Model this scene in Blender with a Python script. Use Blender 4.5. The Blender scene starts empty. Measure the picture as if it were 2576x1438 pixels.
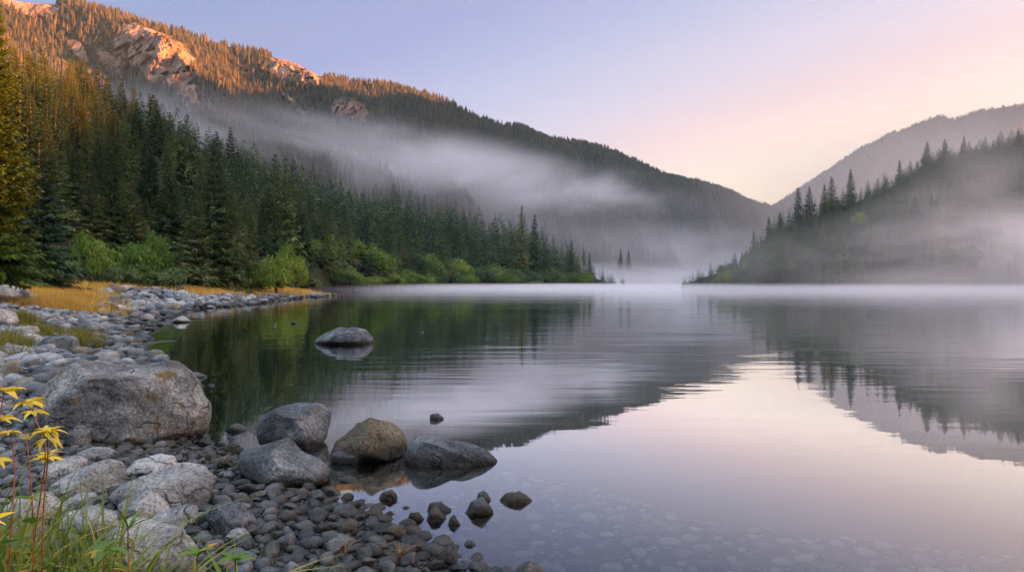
import bpy, bmesh, math, random
import numpy as np
from mathutils import Vector, Matrix

sc = bpy.context.scene
COL = sc.collection
R = math.radians
F0 = 1717.0          # focal length in units of a 2576-wide picture
CAM_H = 1.7
CX, YH = 1288.0, 714.0
SUN_AZ, SUN_EL = 100.0, 6.0

# ------------------------------------------------------------------ helpers
def P(X, Y, d):
    """world point at depth d seen at X, Y of a 2576 x 1438 frame"""
    return np.array([(X - CX) / F0 * d, d, CAM_H - (Y - YH) / F0 * d])

def hsh(ix, iy, iz, seed):
    n = (ix.astype(np.int64) * 374761393 + iy.astype(np.int64) * 668265263 + iz.astype(np.int64) * 1274126177 + seed * 974711) & 0xFFFFFFFF
    n = ((n ^ (n >> 13)) * 1274126177) & 0xFFFFFFFF
    n = ((n ^ (n >> 16)) * 2246822519) & 0xFFFFFFFF
    n = n ^ (n >> 15)
    return (n & 0xFFFFFF) / float(0xFFFFFF)

def vnoise(p, seed=0):
    p = np.asarray(p, float)
    i = np.floor(p); f = p - i
    f = f * f * f * (f * (f * 6 - 15) + 10)
    ix, iy, iz = i[..., 0], i[..., 1], i[..., 2]
    fx, fy, fz = f[..., 0], f[..., 1], f[..., 2]
    def g(a, b, c): return hsh(ix + a, iy + b, iz + c, seed)
    x00 = g(0,0,0)*(1-fx)+g(1,0,0)*fx; x10 = g(0,1,0)*(1-fx)+g(1,1,0)*fx
    x01 = g(0,0,1)*(1-fx)+g(1,0,1)*fx; x11 = g(0,1,1)*(1-fx)+g(1,1,1)*fx
    y0 = x00*(1-fy)+x10*fy; y1 = x01*(1-fy)+x11*fy
    return (y0*(1-fz)+y1*fz) * 2 - 1

def fbm(p, octv=4, seed=0, gain=0.5):
    p = np.asarray(p, float); a = 1.0; s = 0; t = 0
    for k in range(octv):
        s = s + a * vnoise(p * (2.03 ** k) + 17.3 * k, seed + k); t += a; a *= gain
    return s / t

def facets(u, v, seed=0):
    """broken planes: every cell of a jittered grid has a level and a tilt of its own"""
    iu, iv = np.floor(u), np.floor(v); best = np.full(u.shape, 1e9); out = np.zeros(u.shape)
    for a in (-1, 0, 1):
        for b in (-1, 0, 1):
            ca, cb = iu + a, iv + b; z = np.zeros_like(ca)
            cx, cy = ca + hsh(ca, cb, z, seed), cb + hsh(ca, cb, z, seed + 1)
            d = (u - cx) ** 2 + (v - cy) ** 2
            h = hsh(ca, cb, z, seed + 2) + (u - cx) * (hsh(ca, cb, z, seed + 3) - 0.5) * 2.2 + (v - cy) * (hsh(ca, cb, z, seed + 4) - 0.5) * 1.2
            out = np.where(d < best, h, out); best = np.minimum(best, d)
    return out

def p3(x, y, z=0.0):
    x, y = np.broadcast_arrays(np.asarray(x, float), np.asarray(y, float))
    return np.stack([x, y, np.zeros_like(x) + z], -1)

def sstep(a, b, x):
    t = np.clip((x - a) / (b - a), 0, 1); return t * t * (3 - 2 * t)

def mesh(name, V, F, mat=None, smooth=True, attrs=None):
    """V (n,3), F (m,k) -> mesh data"""
    V = np.asarray(V, np.float32); F = np.asarray(F, np.int32)
    me = bpy.data.meshes.new(name)
    m, k = F.shape
    me.vertices.add(len(V)); me.vertices.foreach_set('co', V.ravel())
    me.loops.add(m * k); me.loops.foreach_set('vertex_index', F.ravel())
    me.polygons.add(m); me.polygons.foreach_set('loop_start', np.arange(0, m * k, k, dtype=np.int32))
    me.update(calc_edges=True)
    me.polygons.foreach_set('use_smooth', np.full(m, smooth, dtype=bool))
    for an, av in (attrs or {}).items():
        a = me.attributes.new(an, 'FLOAT', 'POINT'); a.data.foreach_set('value', np.asarray(av, np.float32))
    if mat: me.materials.append(mat)
    me.update()
    return me

def link(name, data, parent=None, loc=None):
    o = bpy.data.objects.new(name, data); COL.objects.link(o)
    if parent is not None: o.parent = parent
    if loc is not None: o.location = [float(q) for q in loc]
    return o

def tag(o, label, cat, group=None):
    o['label'] = label; o['category'] = cat
    if group: o['group'] = group
    return o

def structure(o): o['kind'] = 'structure'; return o
def stuff(o, label=None, cat=None):
    o['kind'] = 'stuff'
    if label: o['label'] = label
    if cat: o['category'] = cat
    return o

def grid_faces(nu, nv):
    a = np.arange(nu * nv).reshape(nu, nv)
    return np.stack([a[:-1, :-1], a[1:, :-1], a[1:, 1:], a[:-1, 1:]], -1).reshape(-1, 4)

_ico = {}
def ico(s):
    if s not in _ico:
        bm = bmesh.new(); bmesh.ops.create_icosphere(bm, subdivisions=s, radius=1)
        V = np.array([v.co[:] for v in bm.verts]); Fc = np.array([[v.index for v in f.verts] for f in bm.faces]); bm.free()
        _ico[s] = (V, Fc)
    return _ico[s]

# ------------------------------------------------------------------ materials
class NT:
    def __init__(s, name):
        s.m = bpy.data.materials.new(name); s.m.use_nodes = True
        s.t = s.m.node_tree; s.t.nodes.clear(); s.out = s.n('ShaderNodeOutputMaterial')
    def n(s, kind, **kw):
        nd = s.t.nodes.new(kind)
        for k, v in kw.items():
            if hasattr(nd, k) and not k.startswith('i_'): setattr(nd, k, v)
        return nd
    def l(s, a, b): s.t.links.new(a, b)
    def put(s, sock, v):
        if hasattr(v, 'is_linked') or hasattr(v, 'links'): s.l(v, sock)
        else: sock.default_value = v
    def noise(s, vec, scale, detail=4, rough=0.55, dist=0.0):
        nd = s.n('ShaderNodeTexNoise'); nd.inputs['Scale'].default_value = scale
        nd.inputs['Detail'].default_value = detail; nd.inputs['Roughness'].default_value = rough
        nd.inputs['Distortion'].default_value = dist
        if vec is not None: s.l(vec, nd.inputs['Vector'])
        return nd.outputs['Fac']
    def ramp(s, fac, stops, interp='LINEAR'):
        nd = s.n('ShaderNodeValToRGB'); cr = nd.color_ramp; cr.interpolation = interp
        while len(cr.elements) > 1: cr.elements.remove(cr.elements[-1])
        for i, (p, c) in enumerate(stops):
            e = cr.elements[0] if i == 0 else cr.elements.new(p)
            e.position = p
            e.color = (c, c, c, 1) if isinstance(c, (int, float)) else (*c, 1)
        s.put(nd.inputs['Fac'], fac); return nd.outputs['Color']
    def mix(s, fac, a, b, blend='MIX'):
        nd = s.n('ShaderNodeMix', data_type='RGBA', blend_type=blend)
        s.put(nd.inputs[0], fac)
        for sock, v in ((nd.inputs[6], a), (nd.inputs[7], b)):
            s.put(sock, (*v, 1) if isinstance(v, tuple) and len(v) == 3 else v)
        return nd.outputs[2]
    def math(s, op, a, b=None, c=None, clamp=False):
        nd = s.n('ShaderNodeMath', operation=op); nd.use_clamp = clamp
        s.put(nd.inputs[0], a)
        if b is not None: s.put(nd.inputs[1], b)
        if c is not None: s.put(nd.inputs[2], c)
        return nd.outputs[0]
    def maprange(s, v, a, b, c=0.0, d=1.0, smooth=True):
        nd = s.n('ShaderNodeMapRange'); nd.interpolation_type = 'SMOOTHSTEP' if smooth else 'LINEAR'
        s.put(nd.inputs[0], v)
        for i, q in enumerate((a, b, c, d)): s.put(nd.inputs[i + 1], q)
        return nd.outputs[0]
    def attr(s, name): return s.n('ShaderNodeAttribute', attribute_name=name).outputs['Fac']
    def pos(s): return s.n('ShaderNodeNewGeometry').outputs['Position']
    def objc(s): return s.n('ShaderNodeTexCoord').outputs['Object']
    def rnd(s): return s.n('ShaderNodeObjectInfo').outputs['Random']
    def xyz(s, v):
        nd = s.n('ShaderNodeSeparateXYZ'); s.l(v, nd.inputs[0]); return nd.outputs
    def mapping(s, v, scale=(1, 1, 1), rot=(0, 0, 0)):
        nd = s.n('ShaderNodeMapping'); s.l(v, nd.inputs[0]); nd.inputs['Scale'].default_value = scale; nd.inputs['Rotation'].default_value = rot
        return nd.outputs[0]
    def bump(s, h, strength, dist, normal=None):
        nd = s.n('ShaderNodeBump'); s.put(nd.inputs['Height'], h)
        s.put(nd.inputs['Strength'], strength); nd.inputs['Distance'].default_value = dist
        if normal is not None: s.l(normal, nd.inputs['Normal'])
        return nd.outputs[0]
    def surf(s, color, rough=0.8, normal=None, spec=0.3, trans=0.0):
        b = s.n('ShaderNodeBsdfPrincipled')
        s.put(b.inputs['Base Color'], (*color, 1) if isinstance(color, tuple) else color)
        s.put(b.inputs['Roughness'], rough); s.put(b.inputs['Specular IOR Level'], spec)
        if normal is not None: s.l(normal, b.inputs['Normal'])
        res = b.outputs[0]
        if trans:
            t = s.n('ShaderNodeBsdfTranslucent'); s.put(t.inputs[0], (*color, 1) if isinstance(color, tuple) else color)
            mx = s.n('ShaderNodeMixShader'); mx.inputs[0].default_value = trans
            s.l(res, mx.inputs[1]); s.l(t.outputs[0], mx.inputs[2]); res = mx.outputs[0]
        s.l(res, s.out.inputs['Surface']); return s.m

def rock_mat(name, dark, mid, light, lichen=0.0, scale=1.0, tintattr=False, wet=0.11, bump=1.0, hue=0.3):
    k = NT(name); pos = k.pos()
    big = k.noise(pos, 2.2 * scale, 5, 0.6); fine = k.noise(pos, 26 * scale, 6, 0.7); speck = k.noise(pos, 90 * scale, 3, 0.6)
    f = k.math('ADD', k.math('MULTIPLY', big, 0.55), k.math('MULTIPLY', fine, 0.35)); f = k.math('ADD', f, k.math('MULTIPLY', speck, 0.1))
    c = k.ramp(f, [(0.36, dark), (0.5, mid), (0.63, light)])
    pits = k.ramp(k.noise(pos, 42 * scale, 5, 0.75), [(0.36, 0.22), (0.49, 1.0)])
    c = k.mix(1.0, c, pits, 'MULTIPLY')
    r = k.attr('tint') if tintattr else k.rnd()
    c = k.mix(hue, c, k.ramp(r, [(0.0, (0.3, 0.31, 0.34)), (0.3, (0.62, 0.65, 0.7)), (0.55, (0.92, 0.94, 0.96)), (0.75, (1.4, 1.4, 1.4)), (0.9, (0.8, 0.75, 0.66)), (0.98, (0.9, 0.7, 0.48))]), 'MULTIPLY')  # stones differ from one to the next
    if lichen:
        l1 = k.maprange(k.noise(pos, 5.5, 5, 0.65), 0.54, 0.64); l2 = k.maprange(k.noise(pos, 1.4, 2), 0.42, 0.6)
        lm = k.math('MULTIPLY', k.math('MULTIPLY', l1, l2), lichen)
        c = k.mix(lm, c, (0.17, 0.105, 0.022))
        l3 = k.maprange(k.noise(pos, 11, 5, 0.7), 0.58, 0.7)
        c = k.mix(k.math('MULTIPLY', l3, 0.35), c, (0.035, 0.033, 0.025))
    vd = k.n('ShaderNodeVectorMath', operation='MULTIPLY_ADD'); nz_ = k.n('ShaderNodeTexNoise'); nz_.inputs['Scale'].default_value = 3.0 * scale; k.l(pos, nz_.inputs['Vector'])
    k.l(nz_.outputs['Color'], vd.inputs[0]); vd.inputs[1].default_value = (0.55 / scale,) * 3; k.l(pos, vd.inputs[2])
    vo = k.n('ShaderNodeTexVoronoi', feature='DISTANCE_TO_EDGE'); vo.inputs['Scale'].default_value = 2.1 * scale; k.l(vd.outputs[0], vo.inputs['Vector'])
    crack = k.math('MULTIPLY', k.maprange(vo.outputs['Distance'], 0.004, 0.03, 1, 0), k.maprange(k.noise(pos, 3.1 * scale, 3), 0.48, 0.6))
    c = k.mix(k.math('MULTIPLY', crack, 0.75), c, (0.012, 0.012, 0.012))
    rough = 0.85
    if wet:
        z = k.xyz(pos)[2]
        zz = k.math('ADD', z, k.math('MULTIPLY', k.noise(pos, 9, 3), -0.09))
        w = k.maprange(zz, -0.02, wet, 1, 0)
        if hue > 0.5: c = k.mix(k.maprange(z, 0.2, 0.55), c, k.mix(1.0, c, (1.7, 1.67, 1.64), 'MULTIPLY'))   # dry stones up the bank are paler
        c = k.mix(w, c, k.mix(1.0, c, (0.22, 0.2, 0.18), 'MULTIPLY'))
        rough = k.maprange(w, 0, 1, 0.85, 0.3)
    h = k.math('ADD', k.math('MULTIPLY', k.noise(pos, 7 * scale, 6, 0.65), 1.0), k.math('MULTIPLY', fine, 0.4)); h = k.math('SUBTRACT', h, k.math('MULTIPLY', crack, 0.25))
    return k.surf(c, rough, k.bump(h, 0.9 * bump, 0.12 / scale), 0.25)

M_BOULDER = rock_mat('weathered_granite', (0.04, 0.043, 0.048), (0.19, 0.19, 0.192), (0.52, 0.51, 0.495), lichen=0.9)
M_ROCK = rock_mat('grey_rock', (0.036, 0.041, 0.05), (0.12, 0.134, 0.155), (0.31, 0.32, 0.335), bump=0.9)
M_BROWN = rock_mat('brown_rock', (0.045, 0.038, 0.028), (0.125, 0.105, 0.078), (0.24, 0.205, 0.165), bump=0.9)
M_PALE = rock_mat('pale_rock', (0.1, 0.104, 0.112), (0.33, 0.33, 0.34), (0.62, 0.61, 0.6), bump=1.0)
M_STONE = rock_mat('beach_stone', (0.065, 0.071, 0.083), (0.155, 0.168, 0.188), (0.31, 0.318, 0.33), scale=2.0, bump=0.5, wet=0.27, hue=1.0)
M_PEBBLE = rock_mat('beach_pebble', (0.06, 0.066, 0.078), (0.145, 0.157, 0.176), (0.29, 0.298, 0.31), scale=2.0, tintattr=True, bump=0.4, wet=0.27, hue=1.0)

def leaf_mat(name, stops, trans=0.25, attrw=0.5, rough=0.6, rnd=True, noise=0.0):
    k = NT(name)
    f = k.math('MULTIPLY', k.attr('tint'), attrw)
    if rnd: f = k.math('ADD', f, k.math('MULTIPLY', k.rnd(), 1 - attrw))
    if noise: f = k.math('ADD', f, k.maprange(k.noise(k.pos(), noise, 3), 0.35, 0.65, -0.25, 0.25))
    return k.surf(k.ramp(f, stops), rough, None, 0.2, trans)

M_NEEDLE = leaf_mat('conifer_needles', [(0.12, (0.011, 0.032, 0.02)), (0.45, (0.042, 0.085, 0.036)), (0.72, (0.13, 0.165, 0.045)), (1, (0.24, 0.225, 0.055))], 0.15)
M_NEEDLE_LIGHT = leaf_mat('pale_conifer_needles', [(0, (0.06, 0.085, 0.035)), (0.5, (0.11, 0.135, 0.045)), (1, (0.18, 0.185, 0.06))], 0.2)
M_NEEDLE_GOLD = leaf_mat('yellowing_conifer_needles', [(0, (0.014, 0.03, 0.01)), (0.5, (0.05, 0.085, 0.013)), (1, (0.13, 0.185, 0.02))], 0.25)
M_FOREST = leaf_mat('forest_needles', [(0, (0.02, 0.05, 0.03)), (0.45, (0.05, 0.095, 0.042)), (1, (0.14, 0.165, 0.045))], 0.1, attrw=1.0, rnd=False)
M_FARWOOD = leaf_mat('far_forest_needles', [(0, (0.016, 0.022, 0.014)), (0.5, (0.035, 0.033, 0.016)), (1, (0.1, 0.064, 0.02))], 0.0, attrw=1.0, rnd=False)
M_BUSH = leaf_mat('bush_leaves', [(0, (0.04, 0.085, 0.018)), (0.4, (0.09, 0.16, 0.024)), (0.75, (0.16, 0.235, 0.03)), (1, (0.24, 0.27, 0.035))], 0.3)
M_BUSH_DARK = leaf_mat('dull_bush_leaves', [(0, (0.03, 0.06, 0.026)), (0.5, (0.065, 0.11, 0.035)), (1, (0.12, 0.16, 0.045))], 0.25)
M_GRASSGOLD = leaf_mat('dry_grass', [(0, (0.22, 0.17, 0.04)), (0.45, (0.5, 0.3, 0.06)), (1, (0.72, 0.44, 0.1))], 0.35, attrw=1.0, rnd=False)
M_GRASSGREEN = leaf_mat('green_grass', [(0, (0.055, 0.1, 0.016)), (0.5, (0.17, 0.22, 0.03)), (0.82, (0.34, 0.3, 0.06)), (1, (0.5, 0.28, 0.06))], 0.35, attrw=1.0, rnd=False)
M_MOSS = leaf_mat('mossy_grass', [(0, (0.06, 0.08, 0.012)), (0.6, (0.15, 0.15, 0.02)), (1, (0.3, 0.22, 0.03))], 0.3, attrw=1.0, rnd=False)
M_LEAFY = leaf_mat('yellow_leaves', [(0, (0.4, 0.27, 0.015)), (0.5, (0.7, 0.48, 0.025)), (1, (0.82, 0.6, 0.07))], 0.35, attrw=1.0, rnd=False, rough=0.45)
M_LEAFG = leaf_mat('green_leaves', [(0, (0.06, 0.13, 0.02)), (0.6, (0.13, 0.22, 0.03)), (0.9, (0.3, 0.28, 0.04)), (1, (0.5, 0.25, 0.03))], 0.35, attrw=1.0, rnd=False, rough=0.4)

def plain(name, c1, c2, scale=6, rough=0.85):
    k = NT(name); return k.surf(k.ramp(k.noise(k.pos(), scale, 5, 0.65), [(0.35, c1), (0.65, c2)]), rough)
M_BARK = plain('bark', (0.035, 0.028, 0.022), (0.1, 0.085, 0.07), 8)
M_REDSTEM = plain('red_stem', (0.2, 0.05, 0.02), (0.34, 0.11, 0.03), 30, 0.5)
M_TWIG = plain('dry_twig', (0.12, 0.06, 0.025), (0.24, 0.13, 0.05), 30, 0.7)

def ground_mat():
    k = NT('beach_gravel'); pos = k.pos()
    g = k.n('ShaderNodeTexVoronoi'); k.l(pos, g.inputs['Vector']); g.inputs['Scale'].default_value = 22
    c = k.ramp(g.outputs['Distance'], [(0.0, (0.075, 0.072, 0.07)), (0.5, (0.03, 0.029, 0.028)), (0.8, (0.008, 0.008, 0.008))])
    c = k.mix(k.maprange(k.noise(pos, 0.35, 4), 0.45, 0.62), c, k.mix(0.5, c, (0.07, 0.05, 0.02)))
    z = k.xyz(pos)[2]
    # turf above the stones
    t = k.maprange(k.math('ADD', z, k.math('MULTIPLY', k.noise(pos, 0.5, 3), 0.5)), 1.25, 1.5)
    c = k.mix(t, c, k.ramp(k.noise(pos, 3.0, 5, 0.7), [(0.35, (0.02, 0.024, 0.01)), (0.65, (0.07, 0.058, 0.02))]))
    w = k.maprange(z, -0.25, 0.03, 1, 0)
    c = k.mix(w, c, k.mix(1.0, c, (0.2, 0.2, 0.2), 'MULTIPLY'))
    return k.surf(c, 0.8, k.bump(g.outputs['Distance'], -0.6, 0.04), 0.3)
M_GROUND = ground_mat()

def hill_mat(name, soil1, soil2, scale=0.05):
    k = NT(name); pos = k.pos(); rk = k.attr('rock')
    soil = k.ramp(k.noise(pos, scale, 6, 0.65), [(0.35, soil1), (0.65, soil2)])
    m = k.mapping(pos, (0.05, 0.05, 0.018))
    streak = k.noise(m, 1.0, 8, 0.7, 0.6)
    crag = k.ramp(streak, [(0.34, (0.045, 0.032, 0.027)), (0.48, (0.15, 0.1, 0.075)), (0.64, (0.29, 0.195, 0.145))])
    edge = k.math('ADD', rk, k.maprange(k.noise(pos, 0.06, 5, 0.7), 0.3, 0.7, -0.35, 0.35))
    c = k.mix(k.maprange(edge, 0.42, 0.58), soil, crag)
    h = k.math('MULTIPLY', streak, k.maprange(rk, 0.1, 0.6))
    return k.surf(c, 0.9, k.bump(h, 1.0, 9.0), 0.1)
M_MOUNT = hill_mat('mountain_ground', (0.02, 0.021, 0.014), (0.055, 0.042, 0.022))
M_HILL = hill_mat('forest_floor', (0.012, 0.014, 0.008), (0.035, 0.035, 0.016), 0.2)

def water_mat():
    k = NT('lake_water'); pos = k.pos()
    s = k.xyz(pos)
    w1 = k.noise(k.mapping(pos, (0.55, 2.3, 1.0), (0, 0, R(4))), 1.0, 3, 0.5, 0.3)
    w2 = k.noise(k.mapping(pos, (0.16, 0.6, 1.0), (0, 0, R(-7))), 1.0, 2, 0.5, 0.2)
    h = k.math('ADD', k.math('MULTIPLY', w1, 0.35), w2)
    calm = k.maprange(k.noise(k.mapping(pos, (0.012, 0.05, 1)), 1.0, 3), 0.38, 0.62, 0.55, 1.0)
    near = k.maprange(s[1], 4.0, 17.0, 0.06, 1.0)
    h = k.math('MULTIPLY', h, k.math('MULTIPLY', calm, near))
    nrm = k.bump(h, 1.0, 0.021)
    fr = k.n('ShaderNodeFresnel'); fr.inputs['IOR'].default_value = 1.6; k.l(nrm, fr.inputs['Normal'])
    gl = k.n('ShaderNodeBsdfGlossy'); gl.inputs['Roughness'].default_value = 0.015; gl.inputs['Color'].default_value = (0.93, 0.95, 0.97, 1); k.l(nrm, gl.inputs['Normal'])
    tr = k.n('ShaderNodeBsdfTransparent'); tr.inputs['Color'].default_value = (0.66, 0.7, 0.72, 1)
    mx = k.n('ShaderNodeMixShader'); k.l(k.math('MULTIPLY_ADD', k.math('SUBTRACT', fr.outputs[0], 0.13), 3.4, 0.13, clamp=True), mx.inputs[0]); k.l(tr.outputs[0], mx.inputs[1]); k.l(gl.outputs[0], mx.inputs[2])
    k.l(mx.outputs[0], k.out.inputs['Surface']); return k.m
M_WATER = water_mat()

# ------------------------------------------------------------------ lake outline and ground height
SHORE = np.array([(900,-120),(200,-50),(30,-9),(8,0),(3,2.5),(0.7,3.45),(-0.25,3.98),(-0.7,4.6),(-1.1,5.05),(-1.85,5.6),(-2.6,6.6),(-3.4,7.3),(-4.3,8.6),(-5.6,10.8),
    (-7.6,14.6),(-10.2,18.6),(-14.6,28),(-18.6,36),(-22,46),(-21.5,54),(-24.5,74),(-26.5,100),(-29,108),(-48,128),(-56,165),(-53,200),(-36,240),(-16,290),(12,340),(47,385),(63,405),
    (58,440),(10,520),(-10,650),(60,820),(180,980),(330,1060),(300,800),(190,500),(90,290),(54,205),(60,194),(120,188),(220,180),(500,120),(900,60)], float)

def lake_dist(x, y):
    """positive on land, negative in the lake"""
    x = np.asarray(x, float); y = np.asarray(y, float)
    A = SHORE; B = np.roll(SHORE, -1, 0)
    best = np.full(x.shape, 1e9); inside = np.zeros(x.shape, bool)
    for (ax, ay), (bx, by) in zip(A, B):
        dx, dy = bx - ax, by - ay
        t = np.clip(((x - ax) * dx + (y - ay) * dy) / (dx * dx + dy * dy), 0, 1)
        best = np.minimum(best, np.hypot(x - ax - t * dx, y - ay - t * dy))
        if dy != 0:
            c = ((ay > y) != (by > y)) & (x < (bx - ax) * (y - ay) / dy + ax)
            inside ^= c
    return np.where(inside, -best, best)

def ground_h(x, y):
    x = np.asarray(x, float); y = np.asarray(y, float)
    s = lake_dist(x, y)
    r = np.hypot(x, y)
    n = fbm(p3(x * 0.5, y * 0.5), 3, 5) * 0.06 * np.clip(r / 12, 0.25, 3)
    s = s + fbm(p3(x * 0.35, y * 0.35), 2, 9) * np.clip(r / 20, 0.1, 1.6)
    land = 0.115 * np.minimum(s, 11) + 0.03 * np.clip(s - 11, 0, 60)
    sea = np.maximum(0.12 * np.maximum(s, -2.6) + 0.5 * np.minimum(s + 2.6, 0), -4.5)
    return np.where(s > 0, land, sea) + n * np.where(s > -5, 1, 0.5)

def hit(X, Y):
    """point of the ground (or the water) seen at X, Y"""
    d = np.concatenate([np.linspace(1.2, 20, 900), np.linspace(20, 200, 1500)])
    x = (X - CX) / F0 * d; z = CAM_H - (Y - YH) / F0 * d
    g = np.maximum(ground_h(x, d), 0.0)
    i = np.argmax(z <= g)
    if z[i] > g[i]: i = len(d) - 1
    return np.array([x[i], d[i], g[i]])

rad = np.concatenate([[0.02], np.geomspace(0.6, 40, 230), np.geomspace(41, 5200, 110)])
ang = np.concatenate([np.linspace(-50, 50, 420), np.linspace(51, 309, 120)]) * math.pi / 180
RR, AA = np.meshgrid(rad, np.append(ang, ang[0] + 2 * math.pi), indexing='ij')
gx, gy = RR * np.sin(AA), RR * np.cos(AA)
structure(link('ground', mesh('ground', np.stack([gx, gy, ground_h(gx, gy)], -1).reshape(-1, 3), grid_faces(*gx.shape)[:, ::-1], M_GROUND)))
wx = 5200.0
structure(link('lake_water', mesh('lake_water', [(-wx, -wx, 0), (wx, -wx, 0), (wx, wx, 0), (-wx, wx, 0)], [(0, 1, 2, 3)], M_WATER)))

# ------------------------------------------------------------------ hills and mountains
class Slope:
    def __init__(s, name, keys, nu, nv, mat, spur=0.0, spur_len=150, skew=220, detail=6.0, dfreq=0.02, prof=1.15, seed=1, rocks=(), back=0.35, foot_z=-3, lower=0):
        K = np.array(keys, float)      # X, crest Y, crest depth, foot depth
        X = np.linspace(K[0, 0], K[-1, 0], nu)
        Y = np.interp(X, K[:, 0], K[:, 1]) + lower; D = np.interp(X, K[:, 0], K[:, 2]); FD = np.interp(X, K[:, 0], K[:, 3])
        rid = np.stack([(X - CX) / F0 * D, D, CAM_H - (Y - YH) / F0 * D], -1)
        foot = np.stack([(X - CX) / F0 * FD, FD, np.full(nu, float(foot_z))], -1)
        arc = np.concatenate([[0], np.cumsum(np.linalg.norm(np.diff(rid[:, :2], axis=0), axis=1))])
        nb = max(4, nv // 6); v = np.concatenate([np.linspace(0, 1, nv), 1 + np.linspace(0, back, nb + 1)[1:]])
        V2 = np.broadcast_to(v, (nu, len(v))); vf = np.minimum(V2, 1.0)
        rise = np.where(V2 <= 1, vf ** prof, 1 - ((V2 - 1) / back) ** 1.3 * 0.9)
        xy = foot[:, None, :2] + (rid - foot)[:, None, :2] * V2[..., None]
        z = foot_z + (rid[:, 2] - foot_z)[:, None] * rise
        env = np.sin(np.pi * vf) ** 0.8 * (V2 <= 1)
        sarg = (arc[:, None] - skew * (1 - vf)) / spur_len
        rd = 1 - np.abs(fbm(p3(sarg, vf * 0.9 + 3.1), 3, seed)) * 2.6
        out = rid[:, :2] * -1; out = out / np.linalg.norm(out, axis=1)[:, None]
        disp = spur * env * rd
        xy = xy + out[:, None, :] * disp[..., None] * 0.6; z = z + disp * 0.8
        rock = np.zeros_like(z)
        px = CX + xy[..., 0] / xy[..., 1] * F0; py = YH - (z - CAM_H) / xy[..., 1] * F0
        for (rx, ry, ra, rb, rot) in rocks:
            c_, s_ = math.cos(R(rot)), math.sin(R(rot))
            a = ((px - rx) * c_ + (py - ry) * s_) / ra; b = (-(px - rx) * s_ + (py - ry) * c_) / rb
            rock = np.maximum(rock, sstep(1.5, 0.45, np.hypot(a, b)))
        rock = rock * (V2 <= 1.02)
        dn = fbm(np.stack([xy[..., 0], xy[..., 1], z], -1) * dfreq, 5, seed + 7)
        envd = np.where(V2 <= 1, 0.25 + 0.75 * np.sin(np.pi * np.clip(vf, 0, 1)), 0.25)
        wq = fbm(p3(arc[:, None] / 26, vf * 16), 4, seed + 15)
        slope_m = vf * np.linalg.norm(rid - foot, axis=1)[:, None]
        a1 = arc[:, None] + wq * 9; b1 = slope_m + wq * 12
        crag = facets(a1 / 26, b1 / 46, seed + 11) * 1.0 + facets(a1 / 9, b1 / 20, seed + 31) * 0.42 + facets(a1 / 3.6, b1 / 8, seed + 51) * 0.17 - 0.6
        z = z + dn * detail * envd
        xy = xy + out[:, None, :] * (rock * (7 + crag * 17) * envd * (spur > 20))[..., None]
        s.V = np.concatenate([xy, z[..., None]], -1); s.rock = rock; s.nfront = nv
        s.obj = structure(link(name, mesh(name, s.V.reshape(-1, 3), grid_faces(*z.shape), mat, spur <= 20, {'rock': rock.ravel()})))
    def scatter(s, n, rng, vmin=0.0, vmax=1.0, xmin=-1e9, xmax=1e9, power=1.0):
        """n points on the slope, even by area, off the bare rock"""
        V = s.V; A = np.linalg.norm(np.cross(V[1:, :-1] - V[:-1, :-1], V[:-1, 1:] - V[:-1, :-1]), axis=-1)
        iv = np.arange(A.shape[1]) / (s.nfront - 1)
        A = A * ((iv >= vmin) & (iv <= vmax))[None, :] * (s.rock[:-1, :-1] < 0.4)
        px = CX + V[:-1, :-1, 0] / V[:-1, :-1, 1] * F0
        A = A * ((px > xmin) & (px < xmax))
        pr = (A ** power).ravel(); pr = pr / pr.sum()
        idx = rng.choice(len(pr), n, p=pr); iu, jv = np.unravel_index(idx, A.shape)
        a, b = rng.random(n)[:, None], rng.random(n)[:, None]
        return V[iu, jv] * (1 - a) * (1 - b) + V[iu + 1, jv] * a * (1 - b) + V[iu, jv + 1] * (1 - a) * b + V[iu + 1, jv + 1] * a * b

ml_keys = [(-1500,-330,640,270),(-700,-230,680,290),(-100,-50,730,310),(30,-5,745,320),(200,6,780,340),(330,40,810,350),(460,75,840,365),(560,105,870,380),(680,138,900,400),
    (760,160,930,415),(800,178,945,420),(900,198,980,440),(1000,213,1020,460),(1070,224,1050,475),(1130,248,1080,490),(1200,288,1120,520),(1300,313,1180,560),(1400,343,1250,610),
    (1500,360,1320,660),(1560,380,1370,700),(1620,405,1420,740),(1680,435,1470,780),(1760,447,1540,830),(1800,465,1600,870),(1870,490,1680,930),(1940,515,1760,990),(2060,565,1900,1100),(2250,640,2100,1250)]
ml_rocks = [(400,132,105,42,28),(330,140,60,34,40),(415,205,110,36,42),(735,175,62,40,8),(790,185,22,30,0),(878,290,50,32,25),(60,10,90,26,12),(195,120,40,16,50),(740,262,40,10,35),(270,150,40,20,50)]
mount_left = Slope('left_mountain', ml_keys, 1000, 230, M_MOUNT, spur=42, spur_len=170, skew=260, detail=14, dfreq=0.018, prof=1.12, seed=21, rocks=ml_rocks, lower=10)
mr_keys = [(1500,720,2000,1300),(1700,640,2000,1300),(1940,517,1980,1280),(2000,478,1970,1260),(2080,428,1960,1250),(2150,378,1950,1230),(2230,338,1940,1210),(2310,308,1930,1200),(2360,286,1920,1190),
    (2400,298,1910,1190),(2460,277,1900,1180),(2540,264,1890,1170),(2576,262,1880,1160),(2750,250,1850,1130),(3100,240,1700,1000)]
mount_right = Slope('right_mountain', mr_keys, 420, 60, M_MOUNT, spur=30, spur_len=190, skew=-150, detail=13, dfreq=0.017, prof=1.0, seed=33, lower=4)
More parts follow.
